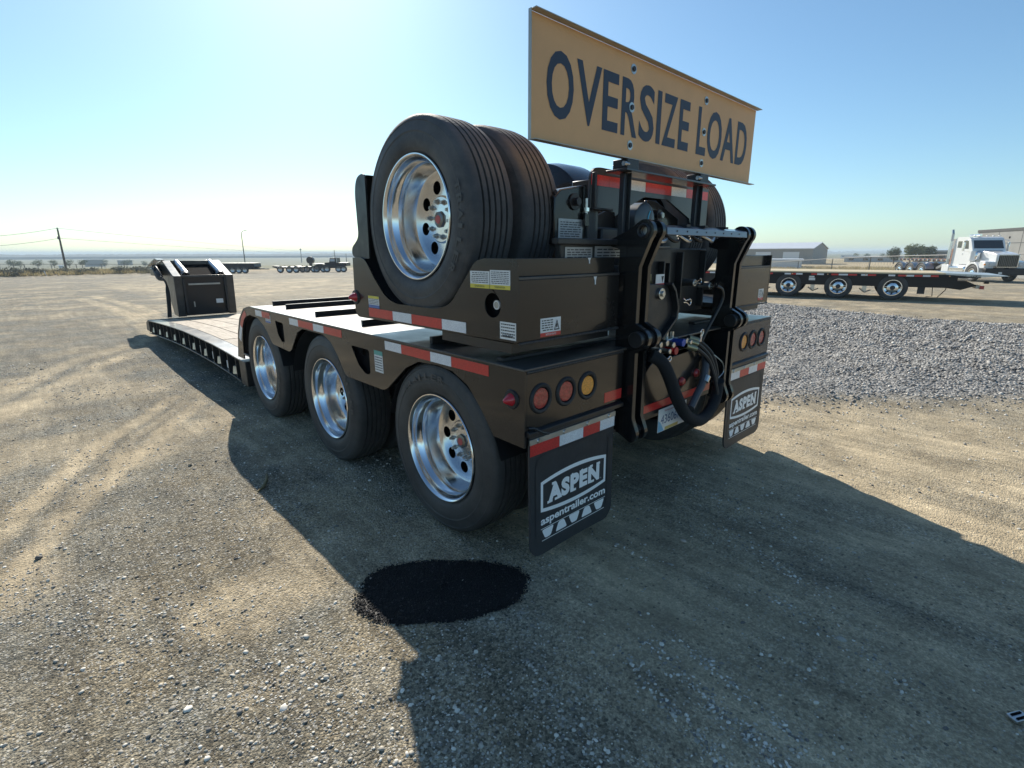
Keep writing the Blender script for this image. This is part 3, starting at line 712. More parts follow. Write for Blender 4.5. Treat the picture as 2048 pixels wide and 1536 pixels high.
# fender liners behind side plates (curved inner arches)
for (yc, rr_) in ((.66, .50), (2.16, .52), (3.42, .52)):
    for sgn in (-1, 1):
        b_ = B(); P = []
        for i in range(17):
            a = math.pi * (0.08 + .84*i/16); yy = yc + rr_*1.02*math.cos(a); zz = min(.915, .42 + rr_*math.sin(a)*1.0)
            P.append((yy, zz))
        x0, x1 = (-W + .013, -.45) if sgn < 0 else (.45, W - .013)
        V = [(x0, q[0], q[1]) for q in P] + [(x1, q[0], q[1]) for q in P]; n_ = len(P)
        b_.add(V, [(i, i+1, n_+i+1, n_+i) for i in range(n_-1)])
        b_.obj('wheel_arch_liner', PAINT2, TR)
# deck plate, with small dents in its edge highlight
B().box(-W-.002, W+.002, -.002, 3.56, DZ, DZ+.010).obj('deck_plate', DECKP, TR, bev=.002)
B().prism([(3.56, DZ+.010), (3.60, DZ+.007), (3.77, .972), (3.94, .864), (4.05, .718), (4.16, .457), (4.15, .455), (4.04, .712), (3.93, .854), (3.765, .958), (3.59, DZ-.004), (3.56, DZ)], [], 'x', -W-.002, W+.002).obj('front_fender_plate', DECKP, TR)
# transverse tie bars on the deck
for (x0, y0, wd) in ((-1.116, 4.055-.56, 1.9), (-1.138, 3.10, 2.2), (-1.178, 2.38, 2.2), (-1.166, 1.66, 2.2), (-1.229, .77, 2.4)):
    for (a, b2) in ((x0, -.36), (.36, -x0)):
        B().box(a, b2, y0-.012, y0+.012, DZ+.0105, DZ+.050).obj('deck_bar', PAINT2, TR, bev=.002)
B().box(-1.26, -.36, .17, .215, DZ+.0105, DZ+.028).obj('deck_bar', PAINT2, TR, bev=.003)
B().box(.45, 1.25, .17, .215, DZ+.0105, DZ+.028).obj('deck_bar', PAINT2, TR, bev=.003)
# rear panels
for sgn in (-1, 1):
    x0, x1 = (-W + .0125, -.60) if sgn < 0 else (.58, W - .0125)
    def hs(c): return [circ(q, .863, .060, 24) for q in c]
    cs = (-1.197, -1.033, -.879) if sgn < 0 else (.849, .997, 1.147)
    poly = [(x0, DZ-.012), (x0, .735), (x1, .735), (x1, DZ-.012)]
    B().prism(poly, hs(cs), 'y', .0, .012).obj('rear_panel', PAINT, TR, bev=.0015)
    B().box(x0, x1, -.004, .03, DZ-.0115, DZ-.0005).obj('panel_top_weld', WELD, TR, bev=.003)
    # lower lip + flap hanger
    B().prism([(0.0, .7345), (-.018, .725), (-.018, .705), (.035, .70), (.035, .7345)], [], 'x', x0, x1).obj('bumper_lip', PAINT2, TR, bev=.002)
    B().box(x0 + .02, x1 - .02, .04, .11, .665, .735).obj('flap_hanger', PAINT2, TR, bev=.003)
    for i, c in enumerate(cs):
        amb = (i == 2 and sgn < 0) or (i == 0 and sgn > 0)
        l = B().lathe([(-.001, .0), (-.003, .02), (-.001, .045), (.012, .050), (.03, .050)], n=28).xf(Matrix.Translation((c, 0, .863)) @ Matrix.Rotation(R(90), 4, 'Z')).obj('tail_light', LAMB if amb else LRED, TR, label='round amber tail light' if amb else 'round red tail light')
        B().lathe([(.004, .0495), (-.006, .0505), (-.009, .055), (-.009, .062), (-.004, .068), (-.0005, .069)], n=28).xf(Matrix.Translation((c, 0, .863)) @ Matrix.Rotation(R(90), 4, 'Z')).obj('grommet', GROM, l)
# lower tapes on rear panel
def tape_y(parent, x0, x1, z0, z1, y, red):
    o = B().box(x0, x1, y - .001, y, z0, z1).obj('red_tape' if red else 'white_tape', TRED if red else TWHT, parent, smooth=False); return o
tape_y(TR, -.743, -.602, .748, .799, -.0005, True)
tape_y(TR, .582, .665, .748, .799, -.0005, True)
# frame, inner boxes
B().box(-.60, -.38, .16, 3.6, .50, .93).obj('frame_beam', PAINT2, TR, bev=.01)
B().box(.38, .60, .16, 3.6, .50, .93).obj('frame_beam', PAINT2, TR, bev=.01)
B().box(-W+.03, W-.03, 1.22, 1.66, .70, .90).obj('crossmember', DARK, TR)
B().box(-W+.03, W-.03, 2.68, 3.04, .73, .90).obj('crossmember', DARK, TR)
for yy in (.66, 2.034, 3.408):
    B().cyl((-1.0, yy, .44), (1.0, yy, .44), .065, n=20).obj('axle', PAINT2, TR)
    for s_ in (-1, 1): B().cyl((s_*.5, yy-.22, .58), (s_*.5, yy-.22, .80), .12, n=20).obj('air_bag', HOSE, TR, bev=.02)
# side marker lamp on post, and the front part label plates
def marker(parent, x, y, z):
    o = B().lathe([(-.050, .0), (-.046, .008), (-.012, .027), (0, .030)], n=24).xf(Matrix.Translation((x, y, z))).obj('marker_light', mat('red_marker_lens', (.55, .02, .03), .15, coat=.8, bump=.3, bscale=200), parent)
    B().lathe([(-.008, .029), (-.008, .040), (-.0005, .044)], n=24).xf(Matrix.Translation((x, y, z))).obj('grommet', GROM, o)
marker(TR, -W, .078, .862)
# tapes on left side
def tape_x(parent, y0, y1, z0, z1, x, red, slope=0):
    s_ = -1 if x < 0 else 1
    b_ = B(); b_.prism([(y0, z0), (y1, z0), (y1, z1), (y0, z1)], [], 'x', x, x + s_*.001)
    return b_.obj('red_tape' if red else 'white_tape', TRED if red else TWHT, parent, smooth=False)
for (ys, first) in ((.226, True), (1.696, True), (3.053, True)):
    yy = ys; red = first; segs = (.279, .178, .279, .178) if ys < 3 else (.20, .17)
    for L_ in segs:
        for X_ in (-W - .0005, W + .0005): tape_x(TR, yy+.001, yy + L_-.001, DZ-.058, DZ-.008, X_, red)
        yy += L_; red = not red
# tape wrapping down the front fender edge
def strip_curve(P0, P1, red):
    b_ = B(); n_ = len(P0)
    V = [(-W-.0015, *q) for q in P0] + [(-W-.0015, *q) for q in P1]
    b_.add(V, [(i, i+1, n_+i+1, n_+i) for i in range(n_-1)]); b_.obj('red_tape' if red else 'white_tape', TRED if red else TWHT, TR, smooth=False)
strip_curve([(3.74, .955), (3.85, .895), (3.94, .80)], [(3.70, .915), (3.80, .860), (3.885, .775)], True)
strip_curve([(3.94, .80), (3.99, .735), (4.035, .66)], [(3.885, .775), (3.935, .705), (3.975, .63)], False)
# lock badge in window 1 and tag
B().cyl((-W+.03, 1.463, .872), (-W+.05, 1.463, .872), .022, n=20).obj('white_button', WHITE, TR)
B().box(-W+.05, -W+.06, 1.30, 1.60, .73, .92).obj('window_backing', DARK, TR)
B().cyl((-W+.02, 1.36, .87), (-W+.045, 1.36, .87), .014, n=12).obj('valve', RUST, TR)
def label_x(parent, y0, y1, z0, z1, x, hdr=None, hdr_side='top', lines=6, flip=False, name='warning_label', txt=None, logo=None, hz_=.22, base=None):
    """flat printed label lying on a face whose outside looks to -x; y0 = left edge (bigger y), y1 = right edge"""
    U = Vector((0, -1, 0)); V_ = Vector((0, 0, 1)); og = Vector((x - .0008, y0, z0)); wd = y0 - y1; ht = z1 - z0
    if flip: og = Vector((x - .0008, y1, z1)); U = -U; V_ = -V_
    p_ = B(); rect(p_, og, U, V_, 0, wd, 0, ht); lab = p_.obj(name, base or WHITE, parent, smooth=False)
    nrm = Vector((-.0004, 0, 0))
    k_ = B(); body0, body1 = .06*ht, .94*ht
    if hdr:
        h_ = B(); a, c = (ht*(1-hz_), ht) if hdr_side == 'top' else (0, ht*hz_)
        rect(h_, og + nrm, U, V_, 0, wd, a, c); h_.obj('label_header', hdr, lab, smooth=False)
        if txt: text(k_, txt, og + nrm*2 + U*(wd*.24) + V_*(a + (c-a)*.25), U, V_, wd*.52, (c-a)*.5)
        if hdr_side == 'top': body1 = ht*(.96 - hz_)
        else: body0 = ht*(hz_ + .05)
    if logo:
        text(k_, logo, og + nrm*2 + U*(wd*.22) + V_*(ht*.74), U, V_, wd*.56, ht*.11, offset=.03)
        rr_ = B(); 
        for (u0, u1, v0, v1) in ((.12, .88, .68, .70), (.12, .88, .90, .92), (.10, .13, .69, .91), (.87, .90, .69, .91)): rect(k_, og + nrm*2, U, V_, wd*u0, wd*u1, ht*v0, ht*v1)
        body1 = ht*.62
    for i in range(lines):
        v0 = body0 + (body1 - body0)*(i + .25)/lines; v1 = body0 + (body1 - body0)*(i + .62)/lines
        u = wd*.07
        while u < wd*.88:
            l_ = wd*random.uniform(.06, .16); rect(k_, og + nrm*2, U, V_, u, min(u + l_, wd*.93), v0, v1); u += l_ + wd*.025
    k_.obj('label_print', INK, lab, smooth=False)
    return lab
label_x(TR, 1.274, 1.176, .786, .915, -W, hdr=GREV, lines=6, name='inspection_label', hz_=.2)
label_x(TR, 3.17, 3.045, .90, .965, -W, hdr=BLUV, hdr_side='bottom', lines=4)
# mud flaps
def flap(x0, label):
    fl = rnd([(x0, .715), (x0, .125), (x0+.61, .125), (x0+.61, .715)], [1, 2], .07, 8)
    tilt = Matrix.Translation((0, 0, .7)) @ Matrix.Rotation(R(-1.0), 4, 'X') @ Matrix.Translation((0, 0, -.7))
    f_ = B().prism(fl, [], 'y', .0, .010); 
    V0 = list(f_.v)
    o = B(); 
    # subdivided so that it can sag a little
    nx, nz = 12, 14; b_ = B(); V = []; yoff = lambda u, v: .012*math.sin(u*3.0)*(v) + .010*v*v
    fl2 = fl
    front = B(); Vg = []; nz_, nx_ = 34, 12
    def xe(z_):
        t_ = max(0.0, (.105 + .075 - z_)/.075); return .075*(1 - math.sqrt(max(0, 1 - min(1, t_)**2)))
    for side_ in (-.004, .006):
        for j in range(nz_+1):
            z_ = .105 + .61*(j/nz_)**1.35
            for i in range(nx_+1):
                x_ = x0 + xe(z_) + (.61 - 2*xe(z_))*i/nx_
                Vg.append((x_, side_ - .012*((.715-z_)/.6)**2 + .008*math.sin((x_-x0)*5)*((.715-z_)/.6), z_))
    nn_ = (nx_+1)*(nz_+1); Fg = []
    for j in range(nz_):
        for i in range(nx_):
            q_ = j*(nx_+1)+i; Fg.append((q_, q_+1, q_+nx_+2, q_+nx_+1)); Fg.append((nn_+q_, nn_+q_+nx_+1, nn_+q_+nx_+2, nn_+q_+1))
    rim_ = [i for i in range(nx_+1)] + [j*(nx_+1)+nx_ for j in range(1, nz_+1)] + [nz_*(nx_+1)+i for i in range(nx_-1, -1, -1)] + [j*(nx_+1) for j in range(nz_-1, 0, -1)]
    for i in range(len(rim_)):
        p_, q_ = rim_[i], rim_[(i+1) % len(rim_)]; Fg.append((p_, q_, nn_+q_, nn_+p_))
    front.add(Vg, Fg)
    fo = front.obj('mud_flap', FLAP, TR, label=label)
    def yf(x_, z_): return -.0045 - .012*((.715-z_)/.6)**2 + .008*math.sin((x_-x0)*5)*((.715-z_)/.6)
    def bend(b_, d=0.0): b_.v = [(q[0], yf(q[0], q[2]) - d, q[2]) for q in b_.v]; return b_
    # raised border
    inn = rnd([(x0+.035, .60), (x0+.035, .165), (x0+.575, .165), (x0+.575, .60)], [0, 1, 2, 3], .06, 6)
    inn2 = rnd([(x0+.045, .59), (x0+.045, .175), (x0+.565, .175), (x0+.565, .59)], [0, 1, 2, 3], .055, 6)
    rb_ = B()
    n_ = len(inn); rb_.add([(q[0], -.005, q[1]) for q in inn] + [(q[0], -.005, q[1]) for q in inn2], [(i, (i+1) % n_, n_+(i+1) % n_, n_+i) for i in range(n_)])
    bend(rb_, .002).obj('moulded_rib', FLAP, fo)
    # steel strip + tape
    B().box(x0-.003, x0+.613, -.010, -.0055, .665, .690).obj('steel_strip', GALV, fo, bev=.001)
    for i, (a, c, red) in enumerate(((0, .19, True), (.19, .36, False), (.36, .49, True), (.49, .61, False)) if x0 < 0 else ((0, .16, False), (.16, .31, True), (.31, .46, False), (.46, .61, True))):
        tape_y(fo, x0+a+.001, x0+c-.001, .612, .6645, -.007, red)
    for i in range(4):
        xx = x0 + .05 + .17*i
        B().cyl((xx, -.010, .676), (xx, -.016, .676), .012, .008, 14).obj('bolt', STEEL, fo)
    # logo
    LG = MATS.get('flap_print') or mat('flap_print', (.93, .93, .92), .5)
    X0, X1 = x0 + .070, x0 + .552
    def zt_(x_, c): return c + .024*(1 - ((x_ - (X0+X1)/2)/((X1-X0)/2))**2)
    out = []; innr = []
    ns = 14
    for i in range(ns + 1):
        x_ = X0 + (X1-X0)*i/ns; out.append((x_, zt_(x_, .470)))
    for i in range(ns + 1):
        x_ = X1 - (X1-X0)*i/ns; out.append((x_, .307 - .024*(1 - ((x_ - (X0+X1)/2)/((X1-X0)/2))**2) + .016))
    cx_, cz_ = (X0+X1)/2, (.470+.323)/2
    innr = [(cx_ + (q[0]-cx_)*.935, cz_ + (q[1]-cz_)*.80) for q in out]
    b_ = B(); n_ = len(out); b_.add([(q[0], 0, q[1]) for q in out] + [(q[0], 0, q[1]) for q in innr], [(i, (i+1) % n_, n_+(i+1) % n_, n_+i) for i in range(n_)])
    bend(b_, .0015).obj('logo_frame', LG, fo, smooth=False)
    b_ = B(); V, F_ = glyphs('ASPEN', offset=.060, spacing=1.12); xs = [q[0] for q in V]; ys = [q[1] for q in V]
    # slab serifs added to each letter foot and top
    a0, a1, c0, c1 = min(xs), max(xs), min(ys), max(ys)
    tx0, tx1, tz0, tz1 = X0+.048, X1-.052, .352, .443
    def bow(x_): return .012*(1 - ((x_-cx_)/.2)**2)
    b_.add([(tx0 + (q[0]-a0)/(a1-a0)*(tx1-tx0), 0, tz0 + (q[1]-c0)/(c1-c0)*(tz1-tz0)*(1 + bow(tx0 + (q[0]-a0)/(a1-a0)*(tx1-tx0))*3) - .002) for q in V], F_)
    Wd = (tx1 - tx0)
    for (u0, u1, v) in ((-.01, .085, 0), (.125, .225, 0), (.07, .14, 1), (.44, .53, 0), (.44, .47, 1), (.625, .66, 0), (.625, .66, 1), (.81, .895, 0), (.80, .86, 1), (.935, 1.01, 1)):
        z_ = tz0 - .002 if v == 0 else tz1 + .004; s_ = 1 if v == 0 else -1
        b_.quad((tx0+u0*Wd, 0, z_), (tx0+u1*Wd, 0, z_), (tx0+u1*Wd, 0, z_+s_*.013), (tx0+u0*Wd, 0, z_+s_*.013))
    text(b_, 'TM', (X1-.048, 0, .352), (1, 0, 0), (0, 0, 1), .012, .005)
    bend(b_, .0022).obj('logo_lettering', LG, fo, smooth=False)
    b_ = B(); text(b_, 'aspentrailer.com', (X0, 0, .243), (1, 0, 0), (0, 0, 1), X1-X0, .052, offset=.032); bend(b_, .0018).obj('web_address', LG, fo, smooth=False)
    b_ = B()
    for z_ in (.2345, .1745): b_.add([(X0, 0, z_), (X1, 0, z_), (X1, 0, z_+.0032), (X0, 0, z_+.0032)], [(0, 1, 2, 3)])
    wd = (X1 - X0)/5
    for i in range(5):
        c = X0 + wd*(i + .5); up = i % 2 == 1
        zt, zb = (.230, .183)
        tw, bw = (.020, .042) if up else (.042, .020)
        pl = rnd([(c-bw, zb), (c+bw, zb), (c+tw, zt), (c-tw, zt)], [0, 1, 2, 3], .011, 3)
        b_.add([(q[0], 0, q[1]) for q in pl], [tuple(range(len(pl)))])
    bend(b_, .0018).obj('logo_chevrons', LG, fo, smooth=False)
flap(-1.268, 'mud flap behind the left wheels'); flap(.665, 'mud flap behind the right wheels')
# flap stay at the left corner
B().tube([(-W+.02, -.004, .745), (-1.25, -.012, .742), (-1.20, -.018, .712), (-1.165, -.02, .700)], .006, 8).obj('flap_stay', PAINT2, TR)
# wheels
for s_ in (-1, 1):
    for i, yy in enumerate((.665, 2.034, 3.408)):
        wheel(TR, s_*(W - .012), yy, (.443, .430, .435)[i] + (.02 if i else .02), s_, ang=(-.15, 1.3, 2.2)[i])

# ---- hinge uprights (twin plates each side)
def upright(xo, dx, dy=0):
    pr = [(.13, .42+.05), (.13, .60), (.095, .64), (.095, 1.52)]
    cen = []
    prof = []
    # rear edge going up
    def arc(cy, cz, r_, a0, a1, n_=8): return [(cy + r_*math.cos(R(a0 + (a1-a0)*i/n_)), cz + r_*math.sin(R(a0 + (a1-a0)*i/n_))) for i in range(n_+1)]
    prof += [(.06, .56)] + arc(-.035, .555, .052, 250, 150, 6)[:]     # bottom nose
    prof += [(-.055, .64), (-.052, .98)]
    prof += arc(-.070, 1.055, .055, 260, 110, 8)
    prof += [(-.045, 1.13), (-.045, 1.40), (-.075, 1.475)]
    prof += arc(-.062, 1.568, .052, 225, 60, 10)
    prof += [(.02, 1.575), (.13, 1.53), (.13, 1.50), (.07, 1.485), (.07, .60)]
    prof = [(q[0] + dy, q[1]) for q in prof]
    hole = circ(-.062 + dy, 1.568, .019, 16)
    o = B().prism(prof, [hole], 'x', xo, xo + dx).obj('hinge_plate', PAINT, TR, bev=.006)
    return o
for (a, s_) in ((-.575, 1), (-.495, 1), (.465, 1), (.545, 1)):
    upright(a, .028)
for s_ in (-1, 1):
    xc = -.521 if s_ < 0 else .519
    B().cyl((xc-.09, -.070, 1.055), (xc+.09, -.070, 1.055), .040, n=24).obj('hinge_pin', PAINT2, TR, bev=.004)
    B().cyl((xc-.035, -.062, 1.568), (xc+.035, -.062, 1.568), .022, n=20).obj('hinge_pin', STEEL, TR, bev=.002)
    B().lathe([(.0, .020), (-.010, .022), (-.012, .028), (-.010, .033), (.0, .036)], n=24).xf(Matrix.Translation((xc-.0545, -.062, 1.568))).obj('pin_boss', PAINT2, TR)
    B().box(xc-.025, xc+.025, .02, .062, .53, 1.48).obj('hinge_spacer', PAINT2, TR, bev=.004)
    B().cyl((xc-.05, -.03, .56), (xc+.05, -.03, .56), .034, n=20).obj('hinge_foot', PAINT2, TR, bev=.004)
# recessed centre: wall, tail box
B().box(-.46, .46, .14, .155, .48, .90).obj('centre_wall', PAINT2, TR)
pb = [(-.44, .672), (-.44, .85), (-.38, .90), (-.16, .905), (.20, .925), (.285, .90), (.315, .85), (.315, .672)]
B().prism(rnd(pb, [2, 5], .05), [], 'y', -.03, .30).obj('tail_box', PAINT, TR, bev=.004)
B().box(-.38, .22, -.018, .28, .928, .936).obj('tail_box_lid', PAINT2, TR, bev=.003)
for (cx, cz) in ((-.045, .742), (.125, .765)):
    l = B().lathe([(-.020, .0), (-.018, .018), (-.008, .026), (0, .027)], n=20).xf(Matrix.Translation((cx, -.031, cz)) @ Matrix.Rotation(R(90), 4, 'Z')).obj('clearance_light', LRED, TR)
tape_y(TR, -.44, -.14, .628, .6715, -.032, True); tape_y(TR, -.138, .16, .628, .6715, -.032, True); tape_y(TR, .162, .315, .628, .6715, -.032, True)
B().box(-.44, .315, -.031, -.02, .60, .671).obj('tape_backing', PAINT2, TR, bev=.002)
# licence plate
pl = B().box(-.300, 0.005, -.048, -.046, .49, .625).obj('licence_plate', WHITE, TR, smooth=False)
b_ = B(); text(b_, '43606', (-.272, -.0486, .533), (1, 0, 0), (0, 0, 1), .17, .052, offset=.0); b_.obj('plate_number', mat('plate_ink', (.05, .09, .22), .5), pl, smooth=False)
b_ = B(); text(b_, 'A', (-.092, -.0486, .533), (1, 0, 0), (0, 0, 1), .03, .052); b_.obj('plate_number', MATS['plate_ink'], pl, smooth=False)
b_ = B(); text(b_, 'WASHINGTON', (-.24, -.0486, .602), (1, 0, 0), (0, 0, 1), .18, .013); b_.obj('plate_state', mat('plate_red_ink', (.4, .06, .08), .5), pl, smooth=False)
b_ = B(); b_.add([(-.298, -.0485, .492), (-.235, -.0485, .492), (-.255, -.0485, .52), (-.275, -.0485, .545), (-.298, -.0485, .56)], [(0, 1, 2, 3, 4)]); b_.obj('plate_blue_patch', mat('plate_blue', (.18, .45, .62), .5), pl, smooth=False)
B().box(-.225, -.08, -.0485, -.048, .4915, .510).obj('plate_gold_strip', mat('plate_gold', (.55, .40, .12), .5), pl, smooth=False)
# valve manifold with couplers
B().box(-.36, -.09, -.015, .06, .955, 1.005).obj('valve_manifold', STEEL, TR, bev=.006)
for i, (cx, cz, mt_, r_) in enumerate(((-.335, .995, STEEL, .016), (-.29, 1.0, STEEL, .018), (-.24, .985, STEEL, .016), (-.205, .965, REDM, .026), (-.19, .945, REDM, .022), (-.135, .985, BLUEM, .024), (-.10, .975, BLUEM, .018), (-.36, .965, STEEL, .015), (-.275, .955, STEEL, .014), (-.06, .985, STEEL, .017), (-.03, .975, STEEL, .013))):
    B().cyl((cx, -.055 - .01*(i % 3), cz), (cx, .0, cz), r_, r_*.85, 6 if i % 2 else 14).obj('hydraulic_coupler', mt_, TR, bev=.002)
for i in range(5): B().cyl((-.34+.06*i, .02, 1.0), (-.34+.06*i, .02, 1.035 + .01*(i % 2)), .010, n=6).obj('hydraulic_fitting', STEEL, TR)
# strain relief springs and hoses
def helix(p0, p1, r_, turns, wr):
    p0 = Vector(p0); p1 = Vector(p1); d = (p1-p0); u = d.normalized().orthogonal().normalized(); v = d.normalized().cross(u)
    return B().tube([p0 + d*(i/(turns*10)) + u*(r_*math.cos(2*math.pi*i/10)) + v*(r_*math.sin(2*math.pi*i/10)) for i in range(turns*10+1)], wr, 5)
hs_ = [((-.05, -.04, .955), (.05, -.06, .925), (.16, -.08, .85), (.22, -.10, .74), (.25, -.12, .62)),
       ((.0, -.02, .975), (.10, -.04, .945), (.20, -.07, .86), (.255, -.09, .74), (.27, -.11, .62)),
       ((.05, .0, .985), (.15, -.02, .955), (.245, -.06, .87), (.295, -.08, .75), (.29, -.10, .62))]
def smooth_pts(P, n_=6):
    P = [Vector(q) for q in P]; out = []
    for i in range(len(P)-1):
        p0 = P[max(i-1, 0)]; p1 = P[i]; p2 = P[i+1]; p3 = P[min(i+2, len(P)-1)]
        for j in range(n_):
            t = j/n_; out.append(.5*((2*p1) + (-p0+p2)*t + (2*p0-5*p1+4*p2-p3)*t*t + (-p0+3*p1-3*p2+p3)*t**3))
    out.append(P[-1]); return out
for h_ in hs_:
    B().tube(smooth_pts(h_), .0125, 8).obj('hydraulic_hose', HOSE, TR)
    helix(h_[0], Vector(h_[1]) + (Vector(h_[1]) - Vector(h_[0]))*-.1, .0165, 11, .0028).obj('hose_spring', SPRING, TR)
B().tube(smooth_pts([(-.44, -.06, .955), (-.40, -.10, .92), (-.35, -.12, .84), (-.27, -.13, .71), (-.15, -.13, .585), (.0, -.13, .515), (.13, -.12, .52), (.24, -.11, .58), (.285, -.10, .66), (.28, -.10, .70)]), [.034]*54 + [.04], 14).obj('hose_sleeve', SLEEVE, TR)
B().tube(smooth_pts([(-.06, -.11, .60), (.02, -.10, .66), (.10, -.09, .72), (.16, -.07, .80), (.19, -.05, .86)]), .022, 10).obj('power_cable', mat('grey_cable', (.07, .075, .085), .5), TR)
B().tube(smooth_pts([(.17, -.11, .88), (.27, -.12, .82), (.30, -.12, .76), (.24, -.12, .73)]), .003, 5).obj('wire_loop', STEEL, TR)
B().cyl((.11, -.10, .725), (.135, -.10, .755), .02, n=10).obj('cable_clamp', STEEL, TR)
def hairpin(parent, c, ang=0, s_=1.0):
    P = []
    for i in range(15):
        a = R(140 - 280*i/14); P.append((.030 + .016*math.cos(a), .016*math.sin(a)))
    P = [(-.035, -.008), (.0, -.006)] + list(reversed(P)) + [(.0, .008), (-.012, .002), (-.035, .012)]
    ca, sa = math.cos(ang), math.sin(ang)
    B().tube([(c[0] + s_*(u*ca - v*sa), c[1], c[2] + s_*(u*sa + v*ca)) for u, v in P], .0032, 6).obj('hairpin_clip', CHROME, parent)
hairpin(TR, (-.17, -.09, 1.215), R(-10)); hairpin(TR, (.05, -.08, 1.0), R(75), .9); hairpin(TR, (-.36, -.11, .925), R(10), .8)
# lever plate with bolt on the left, link bar on the right
lev = rnd([(-.47, 1.318), (-.285, 1.306), (-.245, 1.27), (-.205, 1.18), (-.212, 1.13), (-.345, 1.03), (-.47, 1.03)], [1, 2, 3, 4], .03)
LV = B().prism(lev, [], 'y', -.03, .01).obj('latch_lever', PAINT2, TR, bev=.004)
B().prism([(-.285, 1.306), (-.245, 1.27), (-.205, 1.18), (-.212, 1.13), (-.345, 1.03), (-.335, 1.02), (-.195, 1.125), (-.188, 1.185), (-.232, 1.28), (-.275, 1.318)], [], 'y', -.062, .01).obj('lever_flange', PAINT2, TR, bev=.003)
B().cyl((-.345, -.045, 1.262), (-.345, -.02, 1.262), .030, n=24).cyl((-.345, -.055, 1.262), (-.345, -.04, 1.262), .016, n=6).obj('lever_bolt', STEEL, TR, bev=.002)
B().tube(smooth_pts([(.31, -.02, 1.27), (.36, -.03, 1.25), (.385, -.03, 1.19), (.33, -.02, 1.10), (.25, -.01, 1.0), (.22, .0, .93), (.25, .0, .90)]), .010, 8).obj('link_bar', STEEL if False else PAINT2, TR)

# ---- drop deck
dy = [4.17, 4.7, 5.18, 5.9, 6.75, 7.6, 8.39, 9.0, 9.62]
dzt = [.424, .442, .453, .452, .443, .415, .380, .350, .317]
def zt(y_): return float(np.interp(y_, dy, dzt))
for s_ in (-1, 1):
    def rail(x0, x1, t0, t1, name, mt_, y0=None):
        b_ = B(); V = []
        for y_, z_ in zip(dy, dzt):
            V += [(s_*x0, y_, z_ + t0), (s_*x1, y_, z_ + t0), (s_*x1, y_, z_ + t1), (s_*x0, y_, z_ + t1)]
        F_ = []
        for i in range(len(dy) - 1):
            for k_ in range(4): F_.append((i*4+k_, i*4+(k_+1) % 4, (i+1)*4+(k_+1) % 4, (i+1)*4+k_))
        F_ += [(0, 1, 2, 3), tuple(4*(len(dy)-1)+i for i in (3, 2, 1, 0))]
        b_.add(V, F_); return b_.obj(name, mt_, TR, bev=.002)
    rail(W, W-.17, -.014, 0, 'deck_rail_flange', DECKP)
    rail(W-.10, W-.112, -.22, -.014, 'deck_rail_web', PAINT2)
    rail(W+.01, W-.15, -.232, -.22, 'lower_flange', DECKP)
    ns = 18 if s_ < 0 else 0
    for i in range(ns):
        y_ = 4.30 + i*.30; z_ = zt(y_)
        B().box(s_*W if s_ < 0 else W-.1, s_*W+.10 if s_ < 0 else W, y_-.008, y_+.008, z_-.219, z_-.0145).obj('rail_stiffener', PAINT2, TR, bev=.001)
        if i % 2 == 0:
            B().box(-W+.02, -W+.045, y_+.07, y_+.16, z_-.13, z_-.115).box(-W+.02, -W+.045, y_+.07, y_+.085, z_-.20, z_-.115).box(-W+.02, -W+.045, y_+.145, y_+.16, z_-.20, z_-.115).obj('tie_ring', DECKP, TR, bev=.003)
            B().cyl((-W+.02, y_+.115, z_-.20), (-W+.03, y_+.115, z_-.12), .03, n=8).obj('chain_pocket', STEEL, TR)
        else:
            B().box(-W+.03, -W+.036, y_+.06, y_+.18, z_-.205, z_-.12).obj('white_tag', WHITE, TR, smooth=False)
    B().box(*( (-W, -W+.17) if s_ < 0 else (W-.17, W)), 3.96, 4.168, .17, .425).obj('deck_end_box', PAINT2, TR, bev=.006)
    B().box(*( (-W-.001, -W+.03) if s_ < 0 else (W-.03, W)), 3.80, 3.955, .50, .518).obj('deck_end_tab', DECKP, TR, bev=.003)
npl = 8; xw = (2*(W-.172))/npl
for i in range(npl):
    x0 = -W + .172 + i*xw + .009; x1 = x0 + xw - .018
    cuts = [4.1 + random.uniform(.8, 2.2), 7.0 + random.uniform(-.8, .8)]
    ys = [4.1] + cuts + [9.55]
    for a, c in zip(ys[:-1], ys[1:]):
        b_ = B(); V = []; nn = 6; off = random.uniform(-.002, .003)
        for j in range(nn + 1):
            y_ = a + .004 + (c - a - .008)*j/nn; z_ = zt(max(y_, 4.17)) - .004 + off
            V += [(x0, y_, z_-.035), (x1, y_, z_-.035), (x1, y_, z_), (x0, y_, z_)]
        F_ = [(0, 1, 2, 3), tuple(4*nn+q for q in (3, 2, 1, 0))]
        for j in range(nn):
            for k_ in range(4): F_.append((j*4+k_, j*4+(k_+1) % 4, (j+1)*4+(k_+1) % 4, (j+1)*4+k_))
        b_.add(V, F_).obj('deck_plank', WOOD, TR, smooth=False)
B().box(-W+.112, W-.112, 4.1, 9.6, .14, .27).obj('deck_underframe', DARK, TR)
B().box(-W, W, 9.57, 9.62, .11, .325).obj('deck_front_beam', PAINT2, TR, bev=.004)
B().prism([(9.62, .325), (9.85, .26), (9.9, .12), (9.62, .12)], [], 'x', -W, -W+.2).obj('deck_nose', PAINT2, TR)
